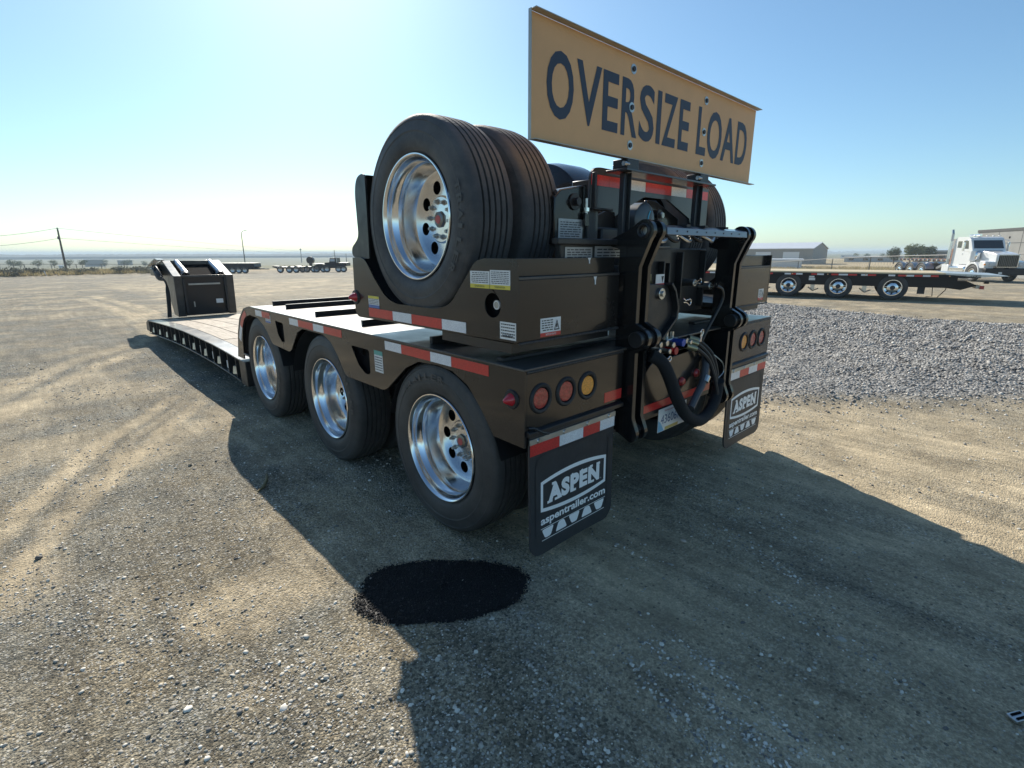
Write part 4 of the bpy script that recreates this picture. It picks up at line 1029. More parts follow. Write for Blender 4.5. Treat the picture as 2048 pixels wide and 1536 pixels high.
# ---- gooseneck
gx0, gx1 = -.80, .19
face = [(9.68, .33), (9.60, 1.075), (9.70, 1.09), (10.45, 1.345), (10.6, 1.33), (11.6, 1.20), (11.6, 1.05), (10.5, 1.02), (10.05, .34)]
for (a, c) in ((gx0, gx0+.13), (gx1-.13, gx1)):
    B().prism(face, [], 'x', a, c).obj('gooseneck_side', DECKP, TR, bev=.008)
B().prism([(9.70, .34), (9.63, 1.06), (9.73, 1.06), (9.80, .34)], [], 'x', gx0+.13, gx1-.13).obj('gooseneck_face', PAINT2, TR, bev=.004)
B().box(gx0+.12, gx1-.12, 9.60, 9.64, 1.045, 1.085).obj('gooseneck_top_edge', DECKP, TR, bev=.004)
B().box(gx0+.13, gx1-.13, 10.42, 10.62, 1.20, 1.340).obj('gooseneck_crossbar', DECKP, TR, bev=.008)
B().prism([(9.74, .96), (10.45, 1.22), (10.45, 1.275), (9.74, 1.03)], [], 'x', gx0+.13, gx1-.13).obj('gooseneck_floor', DARK, TR)  # shade between the arms comes from its near-black colour
for cx in (-.56, .02):
    B().cyl((cx, 9.75, 1.10), (cx, 10.5, 1.31), .055, n=24).obj('lift_cylinder', ALUD, TR, bev=.004)
    B().cyl((cx-.02, 9.70, 1.07), (cx-.02, 9.80, 1.10), .07, n=20).obj('cylinder_gland', PAINT2, TR)
B().box(gx0+.22, gx1-.24, 9.612, 9.640, .905, .935).obj('step_ledge', GALV, TR, bev=.002)
B().box(gx1-.34, gx1-.22, 9.653, 9.656, .55, .63).obj('neck_label', WHITE, TR, smooth=False)
B().box(gx0+.27, gx0+.29, 9.650, 9.656, .50, .60).obj('neck_handle', GALV, TR, smooth=False)
B().box(gx0+.13, gx0+.17, 9.60, 9.70, .38, 1.03).obj('face_rib', PAINT2, TR, bev=.003)
B().box(gx1-.17, gx1-.13, 9.60, 9.70, .38, 1.03).obj('face_rib', PAINT2, TR, bev=.003)
random.seed(3)
for i in range(9):
    o_ = random.uniform(-.04, .04); oz = random.uniform(-.06, .06)
    P = smooth_pts([(gx0+.02, 10.7+o_, 1.22+oz), (gx0-.12+o_, 10.5, 1.20+oz), (gx0-.16+o_*.5, 10.1, 1.02+oz+.02*i), (gx0-.10, 9.85+o_, .98), (gx0-.10+o_*.5, 9.75, .80), (gx0-.12+o_*.6, 9.74+o_*.3, .5), (gx0-.14+o_*.6, 9.73, .33)])
    B().tube(P, .013, 6).obj('gooseneck_hose', HOSE, TR)
B().box(gx0-.15, gx0-.02, 10.5, 10.9, 1.06, 1.20).obj('control_box', PAINT2, TR, bev=.01)
for i in range(4): B().cyl((gx0-.15+.035*i, 10.62, 1.20), (gx0-.16+.035*i, 10.60, 1.30), .008, n=6).obj('control_lever', STEEL, TR)
B().prism([(10.30, 1.36), (10.6, 1.385), (11.5, 1.24), (11.5, 1.22), (10.6, 1.365), (10.30, 1.345)], [], 'x', gx0-.09, gx0+.02).obj('neck_cover', DECKP, TR)

# ------------------------------------------------------------ booster axle folded on top
BO = thing('booster_axle', 'black booster axle folded upside down on top of the trailer, carrying four upright tyres', 'trailer axle', (0, 0, DZ))
def bo(b_): b_.v = [(q[0], q[1], q[2] - DZ) for q in b_.v]; return b_
class BB(B):
    def obj(s, name, mt, parent=None, **k):
        if parent is BO: s.v = [(q[0], q[1], q[2] - DZ) for q in s.v]
        return B.obj(s, name, mt, parent, **k)
sp = [(.045, 1.447), (.045, 1.107), (1.44, 1.097), (1.472, 1.13), (1.456, 1.445), (1.36, 1.447), (1.30, 1.43), (1.21, 1.33), (1.10, 1.235), (1.0, 1.205), (.62, 1.205), (.50, 1.235), (.38, 1.36), (.31, 1.435), (.25, 1.447)]
sp = rnd(sp, [2, 3, 6, 8, 9, 10, 11, 13], .05)
hole = [circ(.196, 1.253, .052, 28)]
BB().prism(sp, hole, 'x', -W, -W+.010).obj('booster_side_plate', PAINT, BO, bev=.0015)
BB().prism(sp, hole, 'x', W-.010, W).obj('booster_side_plate', PAINT, BO, bev=.0015)
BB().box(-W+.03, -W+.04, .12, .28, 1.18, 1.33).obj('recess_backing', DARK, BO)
BB().cyl((-W+.022, .196, 1.253), (-W+.03, .196, 1.253), .020, n=24).obj('white_button', WHITE, BO)
BB().lathe([(-.0006, .0), (-.0006, .012), (-.0006, .014)], n=20).xf(Matrix.Translation((-W+.0215, .196, 1.253))).obj('button_ring', GALV, BO)
for s_ in (-1, 1):
    x0, x1 = (-W+.0105, -.60) if s_ < 0 else (.60, W-.0105)
    BB().box(x0, x1, .046, .056, 1.110, 1.362).obj('booster_rear_panel', PAINT, BO, bev=.0015)
    BB().box(x0, x1, .046, .085, 1.3625, 1.374).obj('panel_ledge', DECKP, BO, bev=.002)
    BB().box(x0, x1, .078, .088, 1.3745, 1.447).obj('booster_upper_panel', PAINT, BO, bev=.0015)
    BB().box(x0-.003 if s_ < 0 else x0, x1, .035, .046, 1.098, 1.109).obj('bottom_weld', WELD, BO, bev=.003)
    BB().box(x0, x1, .09, 1.43, 1.11, 1.14).obj('booster_floor', PAINT2, BO)
    # mudguard liner in front of the tyres
    P = [(.50, 1.22), (1.0, 1.20), (1.20, 1.28), (1.32, 1.42), (1.345, 1.60), (1.33, 1.80), (1.29, 1.87), (1.24, 1.88)]
    P = smooth_pts([(q[0], q[1], 0) for q in P], 4)
    xa, xb = (-W+.011, -.72) if s_ < 0 else (.55, 1.16)
    b_ = BB(); n_ = len(P); b_.add([(xa, q[0], q[1]) for q in P] + [(xb, q[0], q[1]) for q in P] + [(xa, q[0]+.012, q[1]-.006) for q in P] + [(xb, q[0]+.012, q[1]-.006) for q in P],
        [(i, i+1, n_+i+1, n_+i) for i in range(n_-1)] + [(2*n_+i, 2*n_+i+1, 3*n_+i+1, 3*n_+i) for i in range(n_-1)] + [(i, i+1, 2*n_+i+1, 2*n_+i) for i in range(n_-1)] + [(n_+i, n_+i+1, 3*n_+i+1, 3*n_+i) for i in range(n_-1)])
    b_.obj('mudguard', PAINT2, BO)
    hp = smooth_pts([(1.36, 1.44, 0), (1.46, 1.45, 0), (1.47, 1.50, 0), (1.39, 1.56, 0), (1.385, 1.66, 0), (1.385, 1.80, 0), (1.35, 1.875, 0), (1.27, 1.885, 0), (1.26, 1.80, 0), (1.27, 1.44, 0)], 4)
    BB().prism([(q[0], q[1]) for q in hp], [], 'x', *((-W+.0105, -W+.022) if s_ < 0 else (1.15, 1.16))).obj('mudguard_side', PAINT2, BO)
wheel_y, wheel_z = .79, 1.635
for s_, xo in ((-1, -W+.008), (1, 1.13)):
    wheel(BO, xo, wheel_y, wheel_z - DZ, s_, ang=1.9, dusty=True, inner_gap=.315)
BB().cyl((-.98, wheel_y, wheel_z), (.82, wheel_y, wheel_z), .065, n=20).obj('booster_spindle', PAINT2, BO)
BB().lathe([(0, 0), (0, .33), (.015, .352), (.10, .365), (.26, .365), (.275, .35), (.28, 0)], n=64).xf(Matrix.Translation((-.33, .86, 1.64))).obj('round_guard', PAINT, BO)
# marker, tapes, stickers on the booster side
mk = B().lathe([(-.050, .0), (-.046, .008), (-.012, .027), (0, .030)], n=24).xf(Matrix.Translation((-W, 1.448, 1.215 - DZ))).obj('marker_light', MATS['red_marker_lens'], BO)
B().lathe([(-.008, .029), (-.008, .040), (-.0005, .044)], n=24).xf(Matrix.Translation((-W, 1.448, 1.215 - DZ))).obj('grommet', GROM, mk)
yy = .381; red = False
for L_ in (.190, .270, .190, .268):
    for X_ in (-W-.0005, W+.0005): tape_x(BO, yy+.001, yy+L_-.001, 1.112-DZ, 1.162-DZ, X_, red)
    yy += L_; red = not red
def lab(*a, **k):
    o = label_x(BO, *a, **k); return o
def zz(v): return v - DZ
lab(.343, .213, zz(1.322), zz(1.394), -W, hdr=YEL, hdr_side='top', flip=True, lines=6, txt='WARNING', hz_=.24)
lab(.210, .084, zz(1.322), zz(1.400), -W, hdr=YEL, hdr_side='top', flip=True, lines=7, txt='WARNING', hz_=.22)
l_ = lab(1.295, 1.172, zz(1.165), zz(1.232), -W, hdr=BLUV, hdr_side='bottom', lines=5, hz_=.25)
rect(B(), (-W-.002, 1.295, zz(1.218)), (0, -1, 0), (0, 0, 1), 0, .123, 0, .014).obj('label_header', YEL, l_, smooth=False)
lab(.149, .050, zz(1.117), zz(1.190), -W, flip=True, lines=5, logo=None)
text(B(), 'ASPEN', (-W-.0022, .066, zz(1.137)), (0, 1, 0), (0, 0, -1), .066, .011, offset=.04).obj('label_logo', INK, BO, smooth=False)
# danger stickers on the rear panels
def danger(x0, x1, z0, z1, y_, parent):
    og = Vector((x1, y_-.0006, z1)); U = Vector((-1, 0, 0)); V_ = Vector((0, 0, -1)); wd = x1-x0; ht = z1-z0
    p_ = B(); rect(p_, og, U, V_, 0, wd, 0, ht); lb = p_.obj('danger_label', WHITE, parent, smooth=False)
    h_ = B(); rect(h_, og + Vector((0, -.0005, 0)), U, V_, 0, wd, ht*.78, ht); h_.obj('label_header', REDV, lb, smooth=False)
    k_ = B(); text(k_, 'DANGER', og + Vector((0, -.001, 0)) + U*wd*.24 + V_*ht*.83, U, V_, wd*.52, ht*.11); k_.obj('header_text', WHITE, lb, smooth=False)
    k_ = B(); tri = [(.06, .70), (.34, .70), (.20, .12)]; tri2 = [(.11, .64), (.29, .64), (.20, .26)]
    P = [og + Vector((0, -.001, 0)) + U*wd*q[0] + V_*ht*q[1] for q in tri + tri2]
    k_.add(P, [(0, 1, 4, 3), (1, 2, 5, 4), (2, 0, 3, 5)]); rect(k_, og + Vector((0, -.001, 0)), U, V_, wd*.17, wd*.235, ht*.36, ht*.56)
    for i in range(5):
        u = .40
        while u < .88:
            l_ = random.uniform(.08, .16); rect(k_, og + Vector((0, -.001, 0)), U, V_, wd*u, wd*min(u+l_, .94), ht*(.10+.13*i), ht*(.155+.13*i)); u += l_ + .03
    k_.obj('label_print', INK, lb, smooth=False)
danger(-1.157, -1.027, zz(1.117), zz(1.197), .046, BO)
danger(1.12, 1.21, zz(1.13), zz(1.21), .046, BO)
# paint runs
for (x_, y_, z0, z1) in ((-.792, .045, 1.325, 1.362), (-.80, .077, 1.42, 1.446)):
    BB().prism([(x_-.014, z1), (x_+.010, z1), (x_+.004, (z0+z1)/2), (x_+.005, z0), (x_-.003, z0), (x_-.004, (z0+z1)/2)], [], 'y', y_-.001, y_).obj('paint_run', WHITE, BO, smooth=False)
# booster centre structure
BB().box(-.95, -.36, .125, .16, 1.44, 1.53).obj('booster_cross_beam', PAINT2, BO, bev=.006)
BB().box(-1.01, -.45, .085, .124, 1.505, 1.532).obj('beam_flange', PAINT2, BO, bev=.004)
BB().prism([(-.80, 1.51), (-.80, 1.73), (-.76, 1.767), (-.56, 1.805), (-.56, 1.51)], [], 'y', .30, .42).obj('pivot_bracket', PAINT, BO, bev=.006)
BB().box(-.56, -.475, .285, .40, 1.50, 1.828).obj('bracket_post', mat('grey_blue_steel_paint', (.035, .04, .046), .35, coat=.4), BO, bev=.005)
ob = BB().cyl((-.658, .29, 1.715), (-.658, .30, 1.715), .040, n=24).obj('pivot_washer', PAINT2, BO, bev=.002)
BB().cyl((-.658, .265, 1.715), (-.658, .29, 1.715), .020, n=6).obj('pivot_bolt', PAINT2, BO)
BB().cyl((-.580, .283, 1.66), (-.580, .283, 1.735), .009, n=10).obj('grease_rod', STEEL, BO)
BB().cyl((-.580, .283, 1.672), (-.580, .283, 1.69), .016, n=6).obj('rod_nut', CHROME, BO)
BB().box(-.596, -.564, .275, .29, 1.60, 1.665).obj('rod_guide', PAINT, BO, bev=.002)
def dataplate(x0, x1, z0, z1, y_, lines=7):
    p_ = BB().box(x0, x1, y_-.002, y_, z0, z1).obj('data_plate', PLATEM, BO, smooth=False)
    k_ = BB()
    for i in range(lines):
        u = .07
        while u < .9:
            l_ = random.uniform(.08, .25); a = x0 + (x1-x0)*u; c = x0 + (x1-x0)*min(u+l_, .94)
            v0 = z0 + (z1-z0)*(.08 + .86*i/lines); v1 = v0 + (z1-z0)*.86/lines*.42
            k_.add([(a, y_-.0024, v0), (c, y_-.0024, v0), (c, y_-.0024, v1), (a, y_-.0024, v1)], [(0, 1, 2, 3)]); u += l_ + .03
    k_.v = [(q[0], q[1], q[2] - DZ) for q in k_.v]
    B.obj(k_, 'plate_print', INK, p_, smooth=False)
    k2 = B.obj(B().add([], []), 'x', INK) if False else None
_o = dataplate(-.774, -.590, 1.515, 1.632, .298, 9)
dataplate(-.921, -.724, 1.442, 1.494, .1235, 4); dataplate(-.704, -.450, 1.447, 1.499, .1235, 3)
# tape panel with arch cut-out
tp = [(-.555, 1.69), (-.555, 1.85), (-.53, 1.885), (-.48, 1.892), (.70, 1.875), (.70, 1.62), (.50, 1.62), (.47, 1.68), (.19, 1.777), (-.06, 1.777), (-.25, 1.70), (-.335, 1.66), (-.34, 1.68)]
BB().prism(rnd(tp, [1, 2, 3], .03), [], 'y', .281, .295).obj('tape_panel', MATS['grey_blue_steel_paint'], BO, bev=.003)
for (a, c, rd) in ((-.55, -.40, True), (-.398, -.25, False) , (-.248, -.058, False), (-.056, .225, True), (.227, .405, False), (.407, .69, True)):
    if (a, c) == (-.398, -.25): rd = True
    BB().box(a, c, .2795, .2805, 1.803, 1.855).obj('red_tape' if rd else 'white_tape', TRED if rd else TWHT, BO, smooth=False)
BB().prism([(-.36, 1.52), (-.36, 1.66), (-.25, 1.70), (-.06, 1.777), (.19, 1.777), (.47, 1.68), (.50, 1.50)], [], 'y', .40, .42).obj('booster_end_wall', PAINT2, BO)
BB().prism([(.06, 1.50), (.06, 1.70), (.10, 1.775), (.19, 1.777), (.47, 1.68), (.47, 1.50)], [], 'y', .36, .385).obj('gusset', PAINT, BO, bev=.003)
BB().cyl((.20, .33, 1.69), (.20, .36, 1.69), .035, n=20).obj('pivot_washer', PAINT2, BO); BB().cyl((.20, .31, 1.69), (.20, .33, 1.69), .018, n=6).obj('pivot_bolt', STEEL, BO)
BB().lathe([(0, 0), (0, .085), (.01, .10), (.14, .105), (.15, .09)], n=40).xf(Matrix.Translation((-.07, .255, 1.645)) @ Matrix.Rotation(R(90), 4, 'Z')).obj('air_spring', mat('hub_grey', (.05, .06, .068), .4, coat=.3), BO)
BB().tube([(-.085, .2545, 1.600), (-.078, .253, 1.625), (-.055, .253, 1.645), (-.052, .253, 1.67), (-.035, .253, 1.70)], .004, 5).obj('paint_mark', CHALK, BO)
BB().tube([(-.095+.014*math.cos(a*.6), .2535, 1.59+.010*math.sin(a*.6)) for a in range(11)], .0035, 5).obj('paint_mark', CHALK, BO)
# centre panel with ribs, holes, pins
cp = [(-.46, 1.16), (-.46, 1.50), (.46, 1.50), (.46, 1.12), (.20, 1.12)]
BB().prism([(-.46, 1.14), (-.46, 1.49), (.46, 1.49), (.46, 1.11), (.15, 1.11)], [circ(-.345, 1.40, .030, 18, .045), circ(-.20, 1.40, .026, 18, .04)], 'y', .14, .155).obj('centre_plate', PAINT2, BO, bev=.003)
for (x_, z0, z1) in ((-.10, 1.22, 1.42), (-.04, 1.24, 1.41), (.10, 1.20, 1.47), (.38, 1.14, 1.48)):
    BB().box(x_, x_+.014, .10, .14, z0, z1).obj('centre_rib', PAINT2, BO, bev=.003)
BB().box(-.46, -.05, .10, .155, 1.49, 1.502).obj('plate_top_edge', DECKP, BO, bev=.002)
for (x_, z_) in ((.195, 1.292), (.40, 1.262)):
    BB().cyl((x_, .06, z_), (x_, .14, z_), .022, n=20).obj('lock_pin', STEEL, BO, bev=.003)
    hairpin(BO, (x_+.01, .05, z_ - DZ + .004), R(8))
BB().tube([(-.42, .03, 1.30), (-.40, .02, 1.36), (-.38, .03, 1.33)], .008, 6).obj('grease_hose', HOSE, BO)
BB().cyl((-.375, .02, 1.30), (-.375, .02, 1.36), .012, n=8).cyl((-.36, .02, 1.28), (-.375, .02, 1.33), .016, n=6).obj('grease_fitting', SPRING, BO)
BB().box(-.375, -.295, -.02, -.018, 1.305, 1.36).obj('danger_label', WHITE, BO, smooth=False)
BB().prism([(-.325, 1.35), (-.300, 1.35), (-.312, 1.315)], [], 'y', -.0205, -.0201).obj('label_print', INK, BO, smooth=False)
BB().box(-.375, -.295, -.0207, -.0202, 1.305, 1.314).obj('label_header', REDV, BO, smooth=False)
# hoses draped behind the crossbar
for i in range(5):
    x_ = -.38 + .13*i
    BB().tube(smooth_pts([(x_, .02, 1.56), (x_+.05, .0, 1.525+.004*i), (x_+.12, .01, 1.53), (x_+.18, .03, 1.57)]), .009, 6).obj('booster_hose', HOSE if i % 2 else STEEL, BO)
# crossbar between the uprights
CB = mat('sky_tinted_steel', (.16, .19, .24), .3, metal=.3, coat=.5)  # reflected sky put into the steel's base colour as grey-blue
BB().prism([(-.112, 1.552), (-.108, 1.585), (-.055, 1.600), (-.02, 1.588), (-.02, 1.58), (-.055, 1.592), (-.102, 1.578), (-.106, 1.552)], [], 'x', -.45, .45).obj('crossbar', CB, BO, bev=.0015)
for x_ in (-.25, -.06, .18): BB().box(x_, x_+.035, -.10, -.045, 1.594, 1.606).obj('crossbar_clip', HOSE, BO)
for i in range(8): BB().cyl((-.36+.1*i, -.1085, 1.57), (-.36+.1*i, -.1125, 1.57), .004, n=8).obj('crossbar_rivet', INK, BO)
BB().cyl((-.45, -.062, 1.568), (.45, -.062, 1.568), .016, n=14).obj('crossbar_rod', PAINT2, BO)
# floor of booster between plates (dark deck lines above the trailer deck)
BB().box(-W+.02, -.60, .10, .60, 1.055, 1.097).obj('booster_subframe', PAINT2, BO)
BB().box(.60, W-.02, .10, .60, 1.055, 1.097).obj('booster_subframe', PAINT2, BO)
BB().box(-.45, .45, .16, 1.40, 1.20, 1.40).obj('booster_box_beam', PAINT2, BO, bev=.01)
BB().box(-.42, -.20, .30, .60, 1.40, 1.60).obj('booster_arm', PAINT2, BO, bev=.01)
BB().box(.20, .42, .30, .60, 1.40, 1.60).obj('booster_arm', PAINT2, BO, bev=.01)

# ------------------------------------------------------------ oversize load sign on its bracket
SG = thing('oversize_load_sign', 'large yellow OVERSIZE LOAD banner standing on a bracket above the trailer rear', 'sign', (0, .19, 1.53))
class SB(B):
    def obj(s, name, mt, parent=None, **k):
        s.v = [(q[0], q[1] - .19, q[2] - 1.53) for q in s.v]
        return B.obj(s, name, mt, parent, **k)
sx0, sx1 = -1.085, 1.095; s0, s1 = 1.930, 2.400
pn = SB().box(sx0, sx1, .192, .196, s0, s1).obj('sign_panel', SIGNM, SG, smooth=False)
SB().box(sx0, sx1+.012, .155, .1915, s1, s1+.004).obj('top_lip', GALV, SG, bev=.001)
SB().box(sx0, sx1+.012, .155, .1915, s0-.004, s0).obj('bottom_lip', GALV, SG, bev=.001)
SB().box(sx0-.003, sx0, .180, .196, s0-.004, s1+.004).obj('edge_trim', GALV, SG, smooth=False)
b_ = SB()
for ch, xa_, xb_ in [('O', -0.984, -0.808), ('V', -0.79, -0.61), ('E', -0.598, -0.473), ('R', -0.447, -0.308), ('S', -0.292, -0.152), ('I', -0.127, -0.086), ('Z', -0.066, 0.075), ('E', 0.103, 0.218), ('L', 0.315, 0.429), ('O', 0.439, 0.627), ('A', 0.631, 0.824), ('D', 0.839, 0.997)]:
    text(b_, ch, (xa_, .1905, 2.037 - (.004 if ch in 'OS' else 0)), (1, 0, 0), (0, 0, 1), xb_ - xa_, .258 + (.008 if ch in 'OS' else 0), offset=.02)
b_.obj('sign_lettering', SIGNT, SG, smooth=False)
for x_, zs in ((-.360, (2.344, 2.173, 1.998)), (.395, (2.337, 2.167, 1.994))):
    for z_ in zs:
        SB().cyl((x_, .1895, z_), (x_, .192, z_), .023, n=20).obj('washer', STEEL, SG)
        SB().cyl((x_, .184, z_), (x_, .1895, z_), .012, n=6).obj('bolt', INK, SG)
    SB().box(x_-.022, x_+.022, .197, .225, 1.88, 2.38).obj('banner_post', PAINT2, SG, bev=.002)
    SB().box(x_-.062, x_-.034, .17, .20, 1.53, 1.861).obj('bracket_upright', MATS['grey_blue_steel_paint'], SG, bev=.003)
    SB().box(x_-.033, x_-.027, .15, .20, 1.53, 1.861).obj('bracket_rib', PAINT2, SG, bev=.002)
    SB().box(x_-.072, x_+.03, .15, .24, 1.874, 1.925).obj('clamp_block', PAINT2, SG, bev=.004)
    SB().cyl((x_-.09, .16, 1.90), (x_-.05, .16, 1.90), .012, n=8).obj('clamp_bolt', STEEL, SG)
SB().box(-.475, .47, .12, .25, 1.8625, 1.873).obj('bracket_shelf', MATS['grey_blue_steel_paint'], SG, bev=.002)
SB().box(-.56, -.545, .245, .27, 1.69, 1.86).box(-.56, -.40, .245, .27, 1.68, 1.692).obj('bent_rod_guard', PAINT2, SG, bev=.004)
SB().tube([(-.27, .20, 1.93), (-.268, .20, 1.905), (-.272, .20, 1.885)], .003, 5).obj('loose_tie', WHITE, SG)

# ------------------------------------------------------------ flatbed trailer on the right
ang = math.atan2(-.24, .97)   # forward direction of that trailer
fb = thing('flatbed_trailer', 'black three axle flatbed trailer with pale wooden deck and red white tape', 'flatbed trailer', (16.7, 2.1, hz(16.7, 2.1)), 0)
f_dir = Vector((-.24, .97, 0)).normalized()
fb.rotation_euler = (0, 0, math.atan2(f_dir.y, f_dir.x) - math.pi/2)     # local +y runs forward, near side is -x
FY0, FY1 = -2.1, 12.0
B().box(0.0, 2.5, FY0+.1, FY1, .72, .805).obj('side_rail', BLKM, fb, bev=.004)
B().box(.05, .35, FY0+.6, FY1, .42, .719).obj('main_beam', BLKM, fb)
B().box(2.1, 2.4, FY0+.6, FY1, .42, .719).obj('main_beam', BLKM, fb)
for i in range(9):
    a = .02 + .275*i; B().box(a, a+.265, -1.2, FY1, .806, .85).obj('deck_plank', WOOD2, fb, smooth=False)
B().prism([(-1.21, .85), (FY0-.45, .80), (FY0-.5, .785), (FY0+.1, .74), (-1.21, .806)], [], 'x', 0.0, 2.48).obj('beavertail', mat('galvanised_plate', (.55, .57, .56), .35, metal=.5), fb)
B().prism([(-.6, .62), (FY0+.35, .62), (FY0+.1, .50), (FY0+.45, .36), (FY0+.75, .40), (-.6, .55)], [], 'x', .3, .9).obj('tail_frame', BLKM, fb, bev=.004)
B().box(.2, .9, FY0+.02, FY0+.14, .42, .50).obj('tail_light_bar', GALV, fb)
B().box(.16, .26, FY0-.04, FY0+.06, .40, .50).obj('tail_light', LRED, fb)
B().box(.16, .26, FY0-.12, FY0-.02, .56, .63).obj('rear_bracket', BLKM, fb)
TYF = tyre_mesh(.48, .25, .30, 4, 48).mesh('tyre', RUB)
def small_wheel(parent, x, y, z, side=-1, R_=.48, sc=1.0, polished=True):
    wv = B().lathe([(.02, .292), (-.002, .30), (-.002, .275), (.03, .262), (.045, .22), (.015, .17), (.015, .0)], n=40).mesh('wheel', ALU)
    o = link('wheel', wv, parent); o.location = (x, y, z); o.rotation_euler = (0, 0, 0 if side < 0 else math.pi); o.scale = (1, sc, sc)
    link('tyre', TYF, o)
    B().lathe([(-.02, .0), (-.02, .075), (-.0, .085)], n=20).obj('hub_cap', INK, o)
    for i in range(8):
        a = 2*math.pi*i/8
        B().cyl((.014, .200*math.cos(a), .200*math.sin(a)), (.030, .2*math.cos(a), .2*math.sin(a)), .028, n=10).obj('hand_hole', DARK, o)
    return o
for i in range(3):
    for s_ in (-1, 1):
        small_wheel(fb, .03 if s_ < 0 else 2.47, i*1.43 + .0, .385, s_, sc=.81)
        t_ = link('inner_tyre', TYF, fb); t_.location = (.33 if s_ < 0 else 2.17, i*1.43, .385); t_.scale = (1, .81, .81); t_.rotation_euler = (0, 0, 0 if s_ < 0 else math.pi)
    B().cyl((.2, i*1.43, .385), (2.3, i*1.43, .385), .06, n=12).obj('axle', BLKM, fb)
    B().box(.1, .14, i*1.43+.66, i*1.43+.78, .25, .45).obj('brake_chamber', STEEL, fb)
    B().tube([(.1, i*1.43+.55, .3), (.1, i*1.43+.7, .22), (.1, i*1.43+.85, .34)], .02, 6).obj('brake_linkage', STEEL, fb)
B().tube([(.12, -.95, .60), (.12, -1.0, .16), (.12, -.85, .14)], .012, 5).obj('hanging_chain', BLKM, fb); B().tube([(.12, -1.32, .62), (.12, -1.28, .35), (.12, -1.12, .13)], .012, 5).obj('hanging_chain', BLKM, fb)
B().box(.1, .13, -.80, -.62, .22, .62).obj('mud_flap', GROM, fb)
random.seed(11)
y_ = -1.05; k_ = 0
pat = [('r', .19), ('w', .19), ('r', .20), ('w', .20), ('r', .2), (None, .06), ('w', .18), (None, .30), ('r', .22), ('w', .18), (None, .10), ('r', .24), ('w', .26), ('r', .20), (None, .20), ('w', .20), ('r', .17), (None, .24), ('w', .20), ('r', .14), ('w', .2), (None, .35), ('r', .22), ('w', .25), (None, .12), ('r', .25), ('w', .25), ('r', .2), ('w', .2), ('r', .2)]
for c_, l_ in pat * 2:
    if y_ + l_ > FY1: break
    if c_: B().box(-.004, -.0005, y_, y_ + l_ - .01, .735, .785).obj('red_tape' if c_ == 'r' else 'white_tape', TRED if c_ == 'r' else TWHT, fb, smooth=False)
    y_ += l_
for i in range(8): B().sphere((-.012, -1.3 + 1.02*i, .765), .018, 8, 5).obj('side_marker', mat('amber_marker', (.9, .5, .2), .3) if 'amber_marker' not in MATS else MATS['amber_marker'], fb)
B().box(.03, .047, 2.1, 2.28, .56, .64).box(.03, .047, 2.13, 2.28, .65, .70).obj('number_plate_label', WHITE, fb, smooth=False)

# ------------------------------------------------------------ white truck
hd = Vector((-.78, -.62, 0)).normalized()
s0 = at3(1950, 509, 45.3); gz = hz(s0.x, s0.y)
TK = thing('white_truck', 'white day cab roll off truck with chrome stack parked behind the flatbed trailer', 'truck', (s0.x, s0.y, gz), math.atan2(hd.y, hd.x) - math.pi/2)
# local: +y forward, near side is the right-hand side = +x... axle centre offset
TKo = 0.0
def TX(x): return x    # near side wheel at x=0, truck extends to -x
wd = 2.4
def tb(b_, name, mt_, bev=.02, **k): return b_.obj(name, mt_, TK, bev=bev, **k)
# cab
cab = [(-2.45, .95), (-2.45, 2.05), (-2.40, 2.72), (-2.2, 2.86), (-1.15, 2.84), (-.95, 2.72), (-.62, 2.02), (-.62, .95)]
tb(B().prism(rnd(cab, [2, 3, 4, 5], .12), [], 'x', -2.15, -.20), 'cab', WPAINT, .05)
hood = [(-.66, 1.0), (-.66, 2.0), (-.3, 1.98), (.85, 1.80), (1.12, 1.70), (1.15, 1.0), (.7, .9)]
tb(B().prism(rnd(hood, [2, 3, 4], .08), [], 'x', -1.80, -.55), 'hood', WPAINT, .06)
# fenders
for x0, x1 in ((-.56, .02), (-2.37, -1.79)):
    P = [(math.cos(R(a))*.66, .52 + math.sin(R(a))*.72) for a in range(-5, 186, 12)]
    Q = [(math.cos(R(a))*.58, .52 + math.sin(R(a))*.60) for a in range(185, -6, -12)]
    tb(B().prism(P + Q, [], 'x', x0, x1), 'front_fender', WPAINT, .03)
tb(B().prism([(.5, .85), (1.02, .85), (1.06, 1.28), (.5, 1.35)], [], 'x', -.56, -.02), 'fender_front', WPAINT, .05)
tb(B().prism([(.5, .85), (1.02, .85), (1.06, 1.28), (.5, 1.35)], [], 'x', -2.33, -1.79), 'fender_front', WPAINT, .05)
tb(B().box(-2.38, .03, .98, 1.28, .45, .86), 'bumper', BLKM, .04)
tb(B().box(-1.78, -.60, 1.152, 1.17, .92, 1.72), 'grille_surround', CHROME, .02)
for i in range(11): tb(B().box(-1.72 + .099*i, -1.66 + .099*i, 1.171, 1.20, .97, 1.66), 'grille_bar', GRILLE, 0)
tb(B().box(-1.73, -.62, 1.17, 1.172, .96, 1.67), 'grille_backing', DARK, 0)
tb(B().box(-.9, -.70, 1.281, 1.29, .52, .64), 'licence_plate', WHITE, 0)
for x_ in (-.35, -2.0): tb(B().box(x_-.18, x_+.12, .98, 1.12, 1.0, 1.2), 'headlight', mat('headlight_glass', (.55, .58, .6), .1, coat=1) if 'headlight_glass' not in MATS else MATS['headlight_glass'], .02)
tb(B().sphere((-.02, 1.0, 1.1), .06, 10, 6), 'turn_signal', LAMB, 0)
